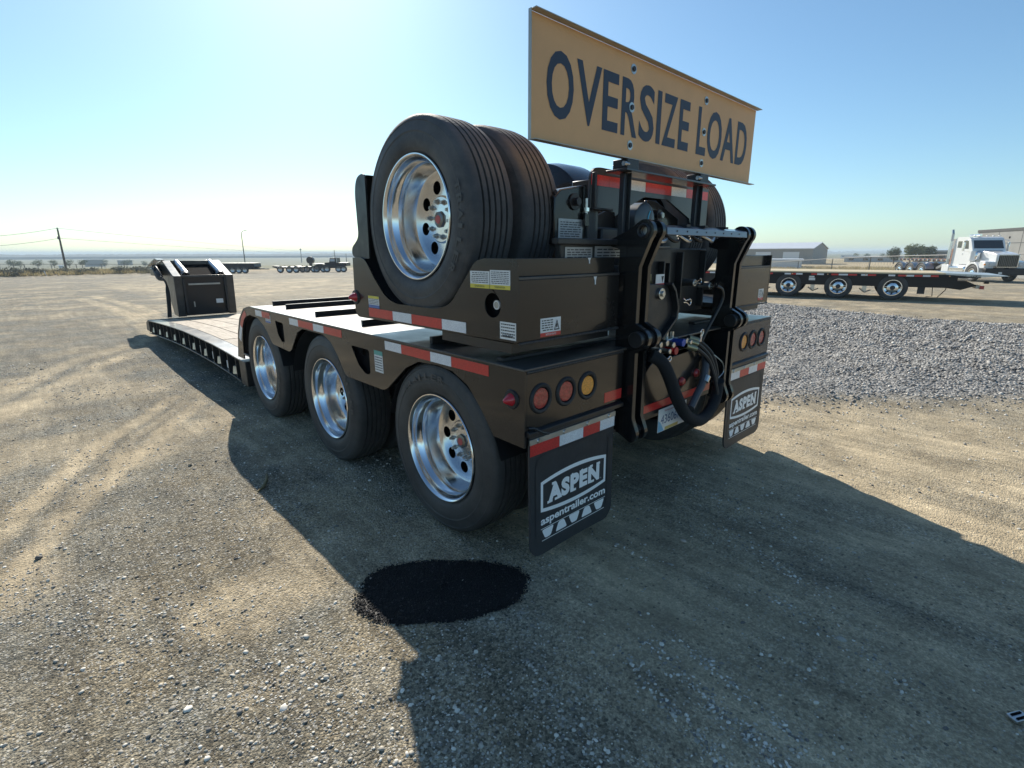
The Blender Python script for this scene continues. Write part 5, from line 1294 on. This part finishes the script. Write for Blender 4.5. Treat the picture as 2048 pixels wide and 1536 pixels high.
# glass
def pl(pts, name, mt_):
    n0 = (Vector(pts[1]) - Vector(pts[0])).cross(Vector(pts[2]) - Vector(pts[0])).normalized()*.02
    b_ = B(); k_ = len(pts); b_.add([Vector(q) for q in pts] + [Vector(q) + n0 for q in pts], [tuple(range(k_)), tuple(range(2*k_-1, k_-1, -1))] + [(i, (i+1) % k_, k_+(i+1) % k_, k_+i) for i in range(k_)])
    return b_.obj(name, mt_, TK, smooth=False)
pl([(-2.05, -.650, 2.10), (-.30, -.650, 2.10), (-.34, -.885, 2.62), (-2.01, -.885, 2.62)], 'windscreen', GLASS)
pl([(-.195, -1.0, 2.08), (-.195, -1.55, 2.08), (-.195, -1.55, 2.60), (-.195, -1.12, 2.60)], 'side_window', GLASS)
pl([(-.195, -1.70, 2.15), (-.195, -2.1, 2.15), (-.195, -2.1, 2.58), (-.195, -1.70, 2.58)], 'side_window', GLASS)
tb(B().box(-.198, -.185, -1.60, -.90, 1.05, 1.07), 'door_seam', INK, 0)
tb(B().box(-.198, -.188, -1.52, -1.42, 1.72, 1.78), 'door_handle', CHROME, 0)
for i in range(5): tb(B().sphere((-.45 - .36*i, -1.05, 2.90), .06, 10, 6, (1, 1.4, .7)), 'roof_light', mat('roof_lamp', (.75, .72, .68), .2) if 'roof_lamp' not in MATS else MATS['roof_lamp'], 0)
tb(B().cyl((-.7, -1.9, 2.95), (-.7, -.9, 2.95), .05, .08, 12), 'air_horn', CHROME, 0)
tb(B().box(-.50, -.20, -.60, -.2, 1.35, 1.9), 'air_cleaner', CHROME, .08)
tb(B().cyl((-.18, -.45, 1.3), (-.18, -.45, 1.95), .17, n=20), 'air_cleaner', WPAINT, .02)
# stack, tanks, steps, battery box
tb(B().cyl((-.10, -2.62, 1.0), (-.10, -2.62, 3.1), .085, n=16), 'exhaust_stack', ALUD, 0)
tb(B().cyl((-.10, -2.62, 3.1), (-.10, -2.72, 3.35), .07, n=16), 'stack_tip', ALUD, 0)
tb(B().cyl((-.10, -2.62, 1.4), (-.10, -2.62, 2.6), .11, n=16), 'heat_shield', CHROME, 0)
tb(B().box(-.45, -.02, -3.05, -2.30, .55, 1.02), 'battery_box', WPAINT, .03)
tb(B().box(-.45, .0, -2.28, -.72, .50, .95), 'fuel_tank', CHROME, .10)
tb(B().box(-.05, .05, -2.2, -.8, .62, .66), 'step', GALV, 0)
# mirrors
for x_, s_ in ((.12, 1), (-2.5, -1)):
    tb(B().box(x_-.02, x_+.05, -1.05, -.88, 1.95, 2.50), 'mirror', CHROME, .02)
    tb(B().tube([(-.2 if s_ > 0 else -2.15, -.95, 2.65), (x_, -.95, 2.6)], .015, 6).tube([(-.2 if s_ > 0 else -2.15, -.95, 1.9), (x_, -.95, 1.95)], .015, 6), 'mirror_arm', CHROME, 0)
# chassis and roll-off hoist
for x_ in (-.85, -1.55): tb(B().box(x_-.05, x_+.05, -9.2, -.3, .78, 1.02), 'chassis_rail', BLKM, 0)
for x_ in (-.70, -1.70): tb(B().box(x_-.06, x_+.06, -9.4, -2.6, 1.22, 1.38), 'hoist_rail', RUST, 0)
for i in range(12): tb(B().cyl((-.60, -9.1 + .52*i, 1.30), (-.45, -9.1 + .52*i, 1.30), .07, n=10), 'hoist_roller', STEEL, 0)
tb(B().prism([(-2.9, 1.2), (-4.6, .62), (-4.6, .80), (-3.1, 1.35)], [], 'x', -1.0, -.6), 'hoist_cylinder', GALV, 0)
tb(B().box(-2.1, -.30, -2.75, -2.62, .95, 2.1), 'headboard', RUST, 0)
def truck_wheel(y_, dual):
    for s_ in (1, -1):
        o = small_wheel(TK, .0 if s_ > 0 else -2.37, y_, .52, s_, sc=1.08)
        if dual:
            t_ = link('inner_tyre', TYF, TK); t_.location = (-.33 if s_ > 0 else -2.04, y_, .52); t_.rotation_euler = (0, 0, math.pi if s_ > 0 else 0)
truck_wheel(0, False)
for i, y_ in enumerate((-5.3, -6.7, -8.1)):
    truck_wheel(y_, True)
    P = [(y_ + math.cos(R(a))*.64, .52 + math.sin(R(a))*.60) for a in range(15, 166, 15)]; Q = [(y_ + math.cos(R(a))*.62, .52 + math.sin(R(a))*.58) for a in range(165, 14, -15)]
    for x0, x1 in ((-.55, .02), (-2.39, -1.82)): tb(B().prism(P + Q, [], 'x', x0, x1), 'rear_fender', ALUD, 0)

# ------------------------------------------------------------ buildings on the right
def wall_building(name, label, pxa, Da, pxb, Db, depth, h, mt_, top_py=None, base=None):
    A = at3(pxa, 509, Da); Bp = at3(pxb, 509, Db)
    base = base if base is not None else min(hz(A.x, A.y), hz(Bp.x, Bp.y)) - .3
    d = Vector((Bp.x - A.x, Bp.y - A.y, 0)); L_ = d.length; rz = math.atan2(d.y, d.x)
    t_ = thing(name, label, 'building', (A.x, A.y, base), rz)
    return t_, L_, base
# warehouse : long side facing us, gable end on the right
A = at3(1440, 509, 170); Bq = at3(1617, 509, 150)
wh, L_, base = wall_building('warehouse', 'long beige metal warehouse with pale roof and two white roller doors', 1330, 165, 1625, 150, 30, 6, SIDING)
zt_e = at3(1625, 497.5, 150).z - base; zt_r = at3(1655, 492, 152).z - base
dep = 13.0
B().box(0, L_, 0, .2, 0, zt_e).obj('wall', SIDING, wh, smooth=False)
B().box(0, L_, dep-.2, dep, 0, zt_e).obj('wall', SIDING, wh, smooth=False)
B().prism([(.2, 0), (dep-.2, 0), (dep-.2, zt_e), (dep/2, zt_r+.8), (.2, zt_e)], [], 'x', L_-.25, L_-.05).obj('gable_wall', SIDING, wh, smooth=False)
B().prism([(-.3, zt_e-.05), (dep/2, zt_r+.85), (dep/2, zt_r+1.0), (-.3, zt_e+.12)], [], 'x', -.2, L_+.2).obj('roof', ROOFW, wh, smooth=False)
B().prism([(dep+.3, zt_e-.05), (dep/2, zt_r+.851), (dep/2, zt_r+1.0), (dep+.3, zt_e+.12)], [], 'x', -.2, L_+.2).obj('roof', ROOFW, wh, smooth=False)
for f_ in (.71, .88): B().box(L_*f_-2.0, L_*f_+1.8, -.06, -.005, 0, 3.6).obj('roller_door', DOORW, wh, smooth=False)
for i in range(int(L_/1.6)): B().box(i*1.6, i*1.6+.06, -.03, -.003, 0, zt_e-.05).obj('siding_rib', SIDING, wh, smooth=False)
# concrete building
cb, L2, base2 = wall_building('concrete_building', 'grey tilt up concrete building with a taller right wing behind the white truck', 1898, 95, 2300, 70, 20, 7, CONC)
hl = at3(1905, 478, 95).z - base2
hr = at3(1975, 461, 90).z - base2
wl = (at3(1962, 509, 90) - at3(1898, 509, 95)).length
B().box(0, wl+.3, 0, 14, 0, hl).obj('wall', CONC, cb, smooth=False)
B().box(wl, L2, -.25, 14.2, 0, hr).obj('wall', CONC, cb, smooth=False)
B().box(wl-.05, L2+.1, -.32, -.26, hr-.25, hr+.05).obj('parapet_cap', CONCD, cb, smooth=False)
for i in range(1, 9):
    B().box(wl + 4*i, wl + 4*i+.07, -.262, -.252, 0, hr-.3).obj('panel_joint', CONCD, cb, smooth=False)
    for j in (.9,): B().cyl((wl + 4*i - 2, -.27, hr*j-.4), (wl + 4*i - 2, -.252, hr*j-.4), .13, n=12).obj('wall_port', DARK, cb)
B().box(wl, L2, -.27, -.252, hr*.72, hr*.73).obj('panel_joint', CONCD, cb, smooth=False)
B().cyl((wl*.55, -.02, hl*.72), (wl*.55, -.005, hl*.72), .13, n=12).obj('wall_port', DARK, cb)
def shed(name, label, pxa, pxb, D, top, mt_, roofm, windows=3, grp=None, dep=8):
    t_, L_, bs = wall_building(name, label, pxa, D, pxb, D, dep, 3, mt_)
    if grp: t_['group'] = grp
    h_ = at3((pxa+pxb)/2, top, D).z - bs
    B().box(0, L_, 0, dep, 0, h_).obj('wall', mt_, t_, smooth=False)
    B().box(-.3, L_+.3, -.3, dep+.3, h_+.002, h_+.3).obj('roof', roofm, t_, smooth=False)
    for i in range(windows):
        u = L_*(i+.5)/windows; B().box(u-.6, u+.6, -.05, -.005, h_*.45, h_*.8).obj('window', GLASS, t_, smooth=False)
shed('site_office', 'long low pale portable building below the trees', 1690, 1808, 190, 514.5, mat('pale_blue_siding', (.42, .46, .48), .6), ROOFW, 4)
shed('blue_roofed_shed', 'low shed with a pale blue roof at the foot of the right tree', 1828, 1862, 175, 511.5, SIDING, mat('blue_roof', (.35, .48, .62), .5), 1)
shed('storage_shed', 'small grey shed left of the concrete building', 1868, 1900, 160, 503, CONC, ROOFW, 1)
shed('farm_building', 'tiny white building far away on the right horizon', 1682, 1706, 420, 510.5, DOORW, ROOFW, 2)
# white tank / low wall by the warehouse
shed('white_container', 'white storage container standing by the fence before the warehouse', 1535, 1606, 110, 521.5, DOORW, DOORW, 0)

# ------------------------------------------------------------ foliage
def crown_mesh(name, lobes, nleaf, size, mt_, seed=0):
    r_ = np.random.default_rng(seed); V = []; Fq = []
    tot = sum(l[3]*l[4]*l[5] for l in lobes); idx = 0
    for (cx, cy, cz, rx, ry, rz) in lobes:
        n_ = int(nleaf * rx*ry*rz / tot)
        d = r_.normal(size=(n_, 3)); d /= np.linalg.norm(d, axis=1)[:, None]
        rad = r_.random(n_)**.33 * (1 + .18*np.sin(d[:, 0]*7 + cx)*np.cos(d[:, 2]*6))
        c = d*rad[:, None]*np.array([rx, ry, rz]) + np.array([cx, cy, cz])
        a = r_.normal(size=(n_, 3)); a /= np.linalg.norm(a, axis=1)[:, None]
        b2 = np.cross(a, r_.normal(size=(n_, 3))); b2 /= np.linalg.norm(b2, axis=1)[:, None]
        s_ = size * r_.uniform(.5, 1.3, n_)[:, None]
        q = np.stack([c - a*s_, c - b2*s_*.6, c + a*s_, c + b2*s_*.6], 1).reshape(-1, 3)
        V.append(q); Fq.append(np.arange(n_*4).reshape(-1, 4) + idx); idx += n_*4
    V = np.concatenate(V); Fq = np.concatenate(Fq)
    me_ = bpy.data.meshes.new(name); me_.from_pydata(V.tolist(), [], Fq.tolist()); me_.materials.append(mt_); return me_
def tree(px, D, top, wpx, label, mt_=LEAF, seed=1, grp=None, n=2600, name='tree'):
    p_ = at3(px, 509, D); bs = hz(p_.x, p_.y); H = at3(px, top, D).z - bs
    k_ = math.hypot(*(ray(px, 509).xy)); Wm = wpx * D / (1010 * k_)
    t_ = thing(name, label, 'tree', (p_.x, p_.y, bs), random.random()*6, grp)
    rs = random.Random(seed)
    B().tube([(0, 0, 0), (.1, 0, H*.25), (0, .1, H*.55)], [H*.04, H*.03, H*.015], 8).tube([(.05, 0, H*.3), (Wm*.25, 0, H*.6)], [H*.018, H*.008], 6).tube([(.05, 0, H*.28), (-Wm*.22, .1, H*.55)], [H*.018, H*.008], 6).obj('trunk', BARK, t_)
    lobes = []
    for i in range(9):
        a = rs.random()*6.28; r_ = rs.random()**.5*Wm*.30
        lobes.append((r_*math.cos(a), r_*math.sin(a), H*rs.uniform(.36, .84), Wm*rs.uniform(.14, .24), Wm*rs.uniform(.14, .24), H*rs.uniform(.11, .20)))
    lobes.append((0, 0, H*.62, Wm*.30, Wm*.30, H*.36))
    link('crown', crown_mesh('crown', lobes, n, max(Wm, H)*.030, mt_, seed), t_)
G = 'trees behind the site office'
tree(1790, 165, 492.5, 34, 'round dark tree, leftmost of the group on the right', LEAF, 1, G)
tree(1822, 160, 486.5, 36, 'tallest light green tree in the group behind the truck bed', LEAF2, 2, G)
tree(1842, 168, 489.5, 30, 'narrow dark tree in the middle of the group on the right', LEAF, 3, G)
tree(1860, 158, 490, 36, 'spreading dark tree, rightmost of the group beside the exhaust stack', LEAF, 4, G)
far = [(22, 300, 518, 30), (35, 330, 521, 20), (70, 280, 519, 26), (104, 270, 519, 22), (134, 260, 519, 22), (160, 255, 519, 24), (205, 420, 518, 20), (250, 430, 519, 26), (286, 400, 521, 18)]
fl_ = ['wide low hazy tree at the far left edge', 'small hazy tree beside the wide one at the left edge', 'hazy tree in the plain just left of the power pole', 'hazy tree hugging the left side of the power pole', 'rounded hazy tree right of the power pole', 'bushy hazy tree, second right of the power pole', 'faint tree far off between pole and gooseneck', 'faint broad tree group left of the gooseneck', 'faint small tree nearest the gooseneck']
for i, (px, D, top, wp) in enumerate(far): tree(px, D, top, wp, fl_[i], LEAF, 20+i, 'hazy trees on the plain at left', 700, 'distant_tree')
tree(1712, 330, 505, 16, 'small hazy tree right of the warehouse', LEAF, 41, None, 600, 'distant_tree')
tree(1735, 360, 506.5, 20, 'hazy tree clump above the fence on the right', LEAF, 42, None, 600, 'distant_tree')
tree(1765, 340, 505.5, 16, 'hazy tree just left of the round dark tree', LEAF, 43, None, 600, 'distant_tree')
# shrubs on the left berm
sh = [(8, 48), (22, 47), (52, 48.5), (66, 47.5), (78, 48), (104, 47.6), (120, 48.4), (142, 47.8), (152, 47), (160, 48), (176, 47.6), (182, 48.5), (228, 48), (238, 47.4), (262, 48.2), (272, 47.6), (284, 47.2), (296, 48.4)]
sgs = [crown_mesh('foliage', [(0, 0, .32, .7*f, .6*f, .34), (.4*f, .2, .26, .45, .4, .26), (-.5*f, -.1, .24, .4, .4, .24)], 420, .085, SAGE, 70+i) for i, f in enumerate((1, 1.4, .8))]
for i, (px, D) in enumerate(sh):
    D = D*1.94; q = at3(px, 509, D)
    o = thing('sagebrush', 'low grey green sagebrush growing on the edge of the yard at left', 'shrub', (q.x, q.y, hz(q.x, q.y)-.1), i*1.3, 'sagebrush along the left edge of the yard')
    link('foliage', sgs[i % 3], o).scale = [.9 + .5*random.random()]*3
def grass(name, pts, label, size=.25, mt_=DRY):
    V = []; F_ = []
    for (x_, y_) in pts:
        z_ = hz(x_, y_)
        for k_ in range(5):
            a = random.random()*6.28; h_ = size*random.uniform(.5, 1.3); dx, dy = math.cos(a)*size*.5, math.sin(a)*size*.5
            o_ = len(V); ox, oy = random.uniform(-.3, .3), random.uniform(-.3, .3); w_ = size*.16
            V += [(x_+ox-w_*math.sin(a), y_+oy+w_*math.cos(a), z_), (x_+ox+w_*math.sin(a), y_+oy-w_*math.cos(a), z_), (x_+ox+dx, y_+oy+dy, z_+h_)]; F_.append((o_, o_+1, o_+2))
    me_ = bpy.data.meshes.new(name); me_.from_pydata(V, [], F_); me_.materials.append(mt_)
    return tag(link(name, me_), label, 'grass', kind='stuff')
pts = []
for i in range(2600):
    q = at3(random.uniform(-40, 330), 509, random.uniform(90, 104)); pts.append((q.x, q.y))
grass('dry_grass', pts, 'dry yellow grass on the berm along the left edge of the yard', .38)
pts = []
for i in range(3500):
    q = at3(random.uniform(1500, 1860), 509, random.uniform(58, 120)); pts.append((q.x, q.y))
grass('dry_grass', pts, 'tall dry yellow grass in the field behind the chain link fence', .40)

# ------------------------------------------------------------ fences
def fence(label, pts, hgt, mesh=True):
    """pts = world xy of posts"""
    b0 = Vector((pts[0][0], pts[0][1], 0)); t_ = thing('chain_link_fence', label, 'fence', (b0.x, b0.y, 0))
    tops = []
    for (x_, y_, h_) in pts:
        z_ = hz(x_, y_); B().cyl((x_-b0.x, y_-b0.y, z_-.2), (x_-b0.x, y_-b0.y, h_), .05, n=8).obj('fence_post', FSTEEL, t_); tops.append(Vector((x_-b0.x, y_-b0.y, h_)))
    B().tube(tops, .03, 5).obj('top_rail', FSTEEL, t_)
    b_ = B()
    for i in range(len(pts)-1):
        P, Q = tops[i], tops[i+1]; zb = hz(pts[i][0], pts[i][1])
        for j in range(1, 4): 
            f_ = j/4; b_.tube([P + Vector((0, 0, (zb-P.z)*f_)), Q + Vector((0, 0, (zb-Q.z)*f_))], .007, 4)
        n_ = int((Q-P).length/.55)
        for j in range(n_):
            u = P.lerp(Q, j/n_); v = P.lerp(Q, min(1, (j+3)/n_))
            b_.tube([u, Vector((v.x, v.y, zb))], .006, 3); b_.tube([Vector((u.x, u.y, zb)), v], .006, 3)
    m_ = b_.obj('fence_wire', FSTEEL, t_); m_['kind'] = 'stuff'
P = []
for px, D, top in ((1480, 125, 526), (1540, 108, 524.5), (1598, 94, 521), (1666, 78, 517), (1742, 64, 513.5), (1840, 56, 511), (1960, 50, 509), (2120, 47, 507)):
    q = at3(px, top, D); P.append((q.x, q.y, q.z))
fence('chain link fence with steel posts crossing the dry field behind the flatbed trailer', P, 2)
P = []
for px, D in ((-60, 114), (-2, 112), (48, 110), (102, 110), (152, 110), (202, 110), (248, 110), (300, 110), (352, 112)):
    q = at3(px, 528.5, D); P.append((q.x, q.y, q.z))
fence('faint chain link fence beyond the berm at the left edge', P, 2)

# ------------------------------------------------------------ poles
pb_ = at3(126, 509, 130); gz_ = hz(pb_.x, pb_.y)
up_ = thing('utility_pole', 'wooden power pole with two pairs of wires, left background', 'utility pole', (pb_.x, pb_.y, gz_))
ztop = at3(104, 455, 130).z - gz_
B().tube([(0, 0, 0), (0, 0, ztop)], [.20, .13], 10).obj('pole', POLEW, up_)
perp = Vector((RT.x, RT.y, 0)).normalized()
B().box(-.06, .06, -1.0, 1.0, ztop-.5, ztop-.36).obj('crossarm', POLEW, up_); B().box(-.30, -.02, -.1, .1, ztop-2.1, ztop-1.6).obj('transformer_bracket', FSTEEL, up_)
for s_ in (-.9, 0, .9): B().cyl((0, s_, ztop-.36), (0, s_, ztop-.10), .06, n=8).obj('insulator', mat('insulator_glass', (.3, .32, .32), .3) if 'insulator_glass' not in MATS else MATS['insulator_glass'], up_)
WIRE = mat('wire', (.12, .13, .14), .5)
def wire(pl_, name='wire'):
    b_ = B(); b_.tube([Vector(q) - Vector((pb_.x, pb_.y, gz_)) for q in pl_], .035, 4); b_.obj(name, WIRE, up_)
def sag(a, c, s_, n_=14): return [a.lerp(c, i/n_) - Vector((0, 0, s_*4*(i/n_)*(1-i/n_))) for i in range(n_+1)]
for (z_, pl0, pr0) in ((ztop - .1, (-260, 468), (760, 508)), (ztop-1.9, (-260, 486), (760, 507.5))):
    a = Vector((pb_.x, pb_.y, gz_ + z_)); wire(sag(a, at3(pl0[0], pl0[1], 150), 1.2)); wire(sag(a, at3(pr0[0], pr0[1], 420), 1.5, 24))
lp = at3(488, 509, 140); gl = hz(lp.x, lp.y)
lt = thing('street_lamp', 'tall thin lamp pole with a curved arm behind the gooseneck', 'street lamp', (lp.x, lp.y, gl)); zt2 = at3(481, 466, 140).z - gl
B().tube([(0, 0, 0), (0, 0, zt2)], [.13, .08], 8).obj('pole', FSTEEL, lt)
B().tube([(0, 0, zt2), (perp.x*.5, perp.y*.5, zt2+.45), (perp.x*1.0, perp.y*1.0, zt2+.55)], .06, 6).obj('arm', FSTEEL, lt); B().box(perp.x*1.0-.15, perp.x*1.0+.3, perp.y*1.0-.15, perp.y*1.0+.15, zt2+.48, zt2+.6).obj('lamp_head', FSTEEL, lt)
for px, D, top, lb in ((602, 600, 499, 'faint lattice mast on the horizon left of the marker light'), (669, 260, 500, 'thin dark pole above the parked black truck'), (692, 400, 507, 'short far pole, rightmost beside the booster')):
    q = at3(px, 509, D); g_ = hz(q.x, q.y); t_ = thing('mast', lb, 'mast', (q.x, q.y, g_)); h_ = at3(px, top, D).z - g_
    B().tube([(0, 0, 0), (0, 0, h_)], [D*.0009, D*.0005], 6).obj('pole', FSTEEL, t_)
    if D == 600: B().sphere((0, 0, h_), 1.0, 8, 6).obj('mast_head', FSTEEL, t_)

# ------------------------------------------------------------ parked equipment in the left background
def local(px, D, name, label, cat, grp=None):
    q = at3(px, 509, D); t_ = thing(name, label, cat, (q.x, q.y, hz(q.x, q.y)), math.atan2(RT.y, RT.x), grp); return t_      # local +x to the right
def bw(parent, x_, y_, r_=.48, dual=True):
    o = B().lathe([(.0, .0), (.0, .25), (-.02, .28)], n=20).xf(Matrix.Rotation(R(90), 4, 'Z')).obj('wheel', ALUD, parent); o.location = (x_, y_, r_)
    link('tyre', bwT, o)
bwT = B().lathe([(0, .28), (-.01, .30), (.0, .45), (.03, .48), (.22, .48), (.25, .45), (.25, .28)], n=28).xf(Matrix.Rotation(R(90), 4, 'Z')).mesh('tyre', RUB)
# tank trailer behind the gooseneck
t_ = local(470, 86, 'dump_trailer', 'long dark dump trailer with four pale wheels behind the gooseneck', 'trailer')
B().prism([(-2.6, .75), (2.3, .75), (2.6, .95), (2.5, 1.42), (-2.3, 1.50), (-2.7, 1.35)], [], 'y', 0, 2.2).obj('dump_body', BLKM, t_, bev=.04)
B().box(-2.7, 2.65, -.04, 2.25, 1.42, 1.50).obj('body_rim', GALV, t_); B().box(-2.5, 3.2, .4, 1.8, .55, .74).obj('chassis', BLKM, t_)
for x_ in (-1.75, -.75, .25, 1.25): bw(t_, x_*.9, 0.0)
for i in range(6): B().box(-2.2+.85*i, -2.14+.85*i, -.05, 0, .8, 1.42).obj('body_rib', BLKM, t_)
B().box(2.65, 4.2, .9, 1.2, .55, .68).obj('drawbar', BLKM, t_)
def low(px, D, Ln, label):
    t_ = local(px, D, 'equipment_trailer', label, 'trailer', 'parked trailers in the left background')
    B().box(-Ln/2, Ln/2, 0, 2.2, .62, .82).obj('deck', BLKM, t_, bev=.02)
    B().prism([(-Ln/2, .62), (-Ln/2-.7, .80), (-Ln/2-.7, 1.0), (-Ln/2+.2, .95)], [], 'y', .5, 1.7).obj('gooseneck', BLKM, t_)
    B().box(-Ln/2+.3, Ln/2, -.02, 2.22, .821, .87).obj('deck_edge', GALV, t_)
    for x_ in (Ln/2-.5, Ln/2-1.5, -Ln/2+.6): bw(t_, x_, 0)
    for i in range(4): B().box(-Ln/2+.6+i*.7, -Ln/2+.68+i*.7, .0, .1, .87, 1.05).obj('stake', BLKM, t_)
low(572, 82, 3.4, 'low black equipment trailer, leftmost of the parked row'); low(612, 84, 2.8, 'low black equipment trailer in the middle of the parked row')
# black truck
t_ = local(664, 81, 'black_truck', 'black heavy truck facing left in the parked row beside the marker light', 'truck')
B().box(-1.3, .9, 0, 2.2, .6, 1.05).obj('chassis', BLKM, t_, bev=.03)
B().prism([(-.55, 1.0), (-.55, 1.45), (-.42, 2.05), (.42, 2.1), (.48, 1.0)], [], 'y', .05, 2.1).obj('cab', BLKM, t_, bev=.05)
B().prism([(-1.35, .8), (-1.3, 1.40), (-.54, 1.48), (-.54, .8)], [], 'y', .25, 1.9).obj('hood', BLKM, t_, bev=.05)
B().box(-.36, .30, .03, .049, 1.58, 1.92).obj('side_window', mat('pale_glass', (.5, .55, .58), .1), t_); B().box(.50, 1.95, .1, 2.1, .9, 1.35).obj('body', BLKM, t_, bev=.03)
B().box(.55, 1.9, .08, 2.1, 1.351, 1.40).obj('body_edge', GALV, t_)
B().cyl((.52, .2, .9), (.52, .2, 2.5), .05, n=8).obj('exhaust_stack', ALUD, t_)
for x_ in (-.95, .75, 1.5): bw(t_, x_, 0)
t_ = local(637, 82, 'skid_loader', 'small dark loader parked between the trailers and the black truck', 'loader')
B().prism([(-.9, .3), (-.9, 1.0), (-.3, 1.2), (.7, 1.15), (.9, .5), (.8, .3)], [], 'y', 0, 1.5).obj('loader_body', BLKM, t_, bev=.05)
B().box(-1.1, .4, .1, 1.4, 1.2, 1.28).obj('loader_arm', GALV, t_); bw(t_, -.5, 0); bw(t_, .5, 0)
t_ = local(618, 110, 'storage_drum', 'round dark drum raised on a stand above the parked trailers', 'drum')
zc = at3(618, 520.5, 110).z - t_.location.z
B().cyl((0, 0, zc), (0, .9, zc), .68, n=20).obj('drum', BLKM, t_, bev=.03); B().box(-.25, .25, .2, .6, 0, zc-.5).obj('stand', BLKM, t_)
shed('far_warehouse', 'pale far warehouse roof in the haze left of the gooseneck', 165, 205, 520, 519.5, SIDING, ROOFW, 0)
shed('far_shed', 'small white shed in the haze beside the power pole', 112, 122, 300, 532, DOORW, ROOFW, 0)
shed('far_barn', 'broad pale barn in the haze near the gooseneck top', 232, 262, 560, 521, SIDING, ROOFW, 0)
t_ = local(83, 90, 'white_marker_post', 'short white post lying tilted among the sagebrush', 'post'); B().tube([(0, 0, 0), (.35, 0, .5)], .05, 6).xf(Matrix.Rotation(-.9, 4, 'Y')).obj('post', DOORW, t_)

# ------------------------------------------------------------ small things on the ground
tw = [(-1.765, 2.02), (-1.80, 1.92), (-1.85, 1.84), (-1.895, 1.80)]
o = B().tube([(x_, y_, hz(x_, y_)+.010) for x_, y_ in tw], [.005, .009, .011, .004], 6).obj('twig', mat('straw_twig', (.22, .18, .09), .8)); tag(o, 'short bent straw coloured twig on the edge of the shadow', 'twig')
q = (-.62, -1.60); bz = hz(*q)
cl = thing('metal_clip', 'small dark slotted metal scrap on the gravel at the lower right edge', 'scrap', (q[0], q[1], bz+.006), R(-30))
B().box(-.03, .03, -.016, .016, 0, .010).obj('clip_body', ALUD, cl, bev=.002)
for s_ in (-.012, .004): B().box(-.02, .02, s_, s_+.006, .0101, .013).obj('clip_slot', DARK, cl)
q = (0.02, 0.0); 
def gpt(px, py):
    d = ray(px, py); k_ = -CAMP.z/d.z; return CAMP + d*k_
q = gpt(1367, 1083); o = B().sphere((q.x, q.y, hz(q.x, q.y)+.004), .012, 8, 5, (1, 1.4, .5)).obj('pale_pebble', mat('pale_stone', (.6, .5, .4), .7)); tag(o, 'single pale pebble in the shadow right of the left mud flap', 'pebble')

# ------------------------------------------------------------ haze
hb = B().box(-5300, 5300, -5300, 5300, -14, 13)
hm = bpy.data.materials.new('haze'); hm.use_nodes = True; t = hm.node_tree; t.nodes.clear()
pv = t.nodes.new('ShaderNodeVolumePrincipled'); mo = t.nodes.new('ShaderNodeOutputMaterial')
pv.inputs['Color'].default_value = (.72, .86, 1.0, 1); pv.inputs['Density'].default_value = 0.00055; pv.inputs['Anisotropy'].default_value = 0.0
t.links.new(pv.outputs[0], mo.inputs['Volume'])
ho = hb.obj('haze', hm, smooth=False); ho['kind'] = 'stuff'; ho['label'] = 'pale haze over the plain'; ho['category'] = 'haze'
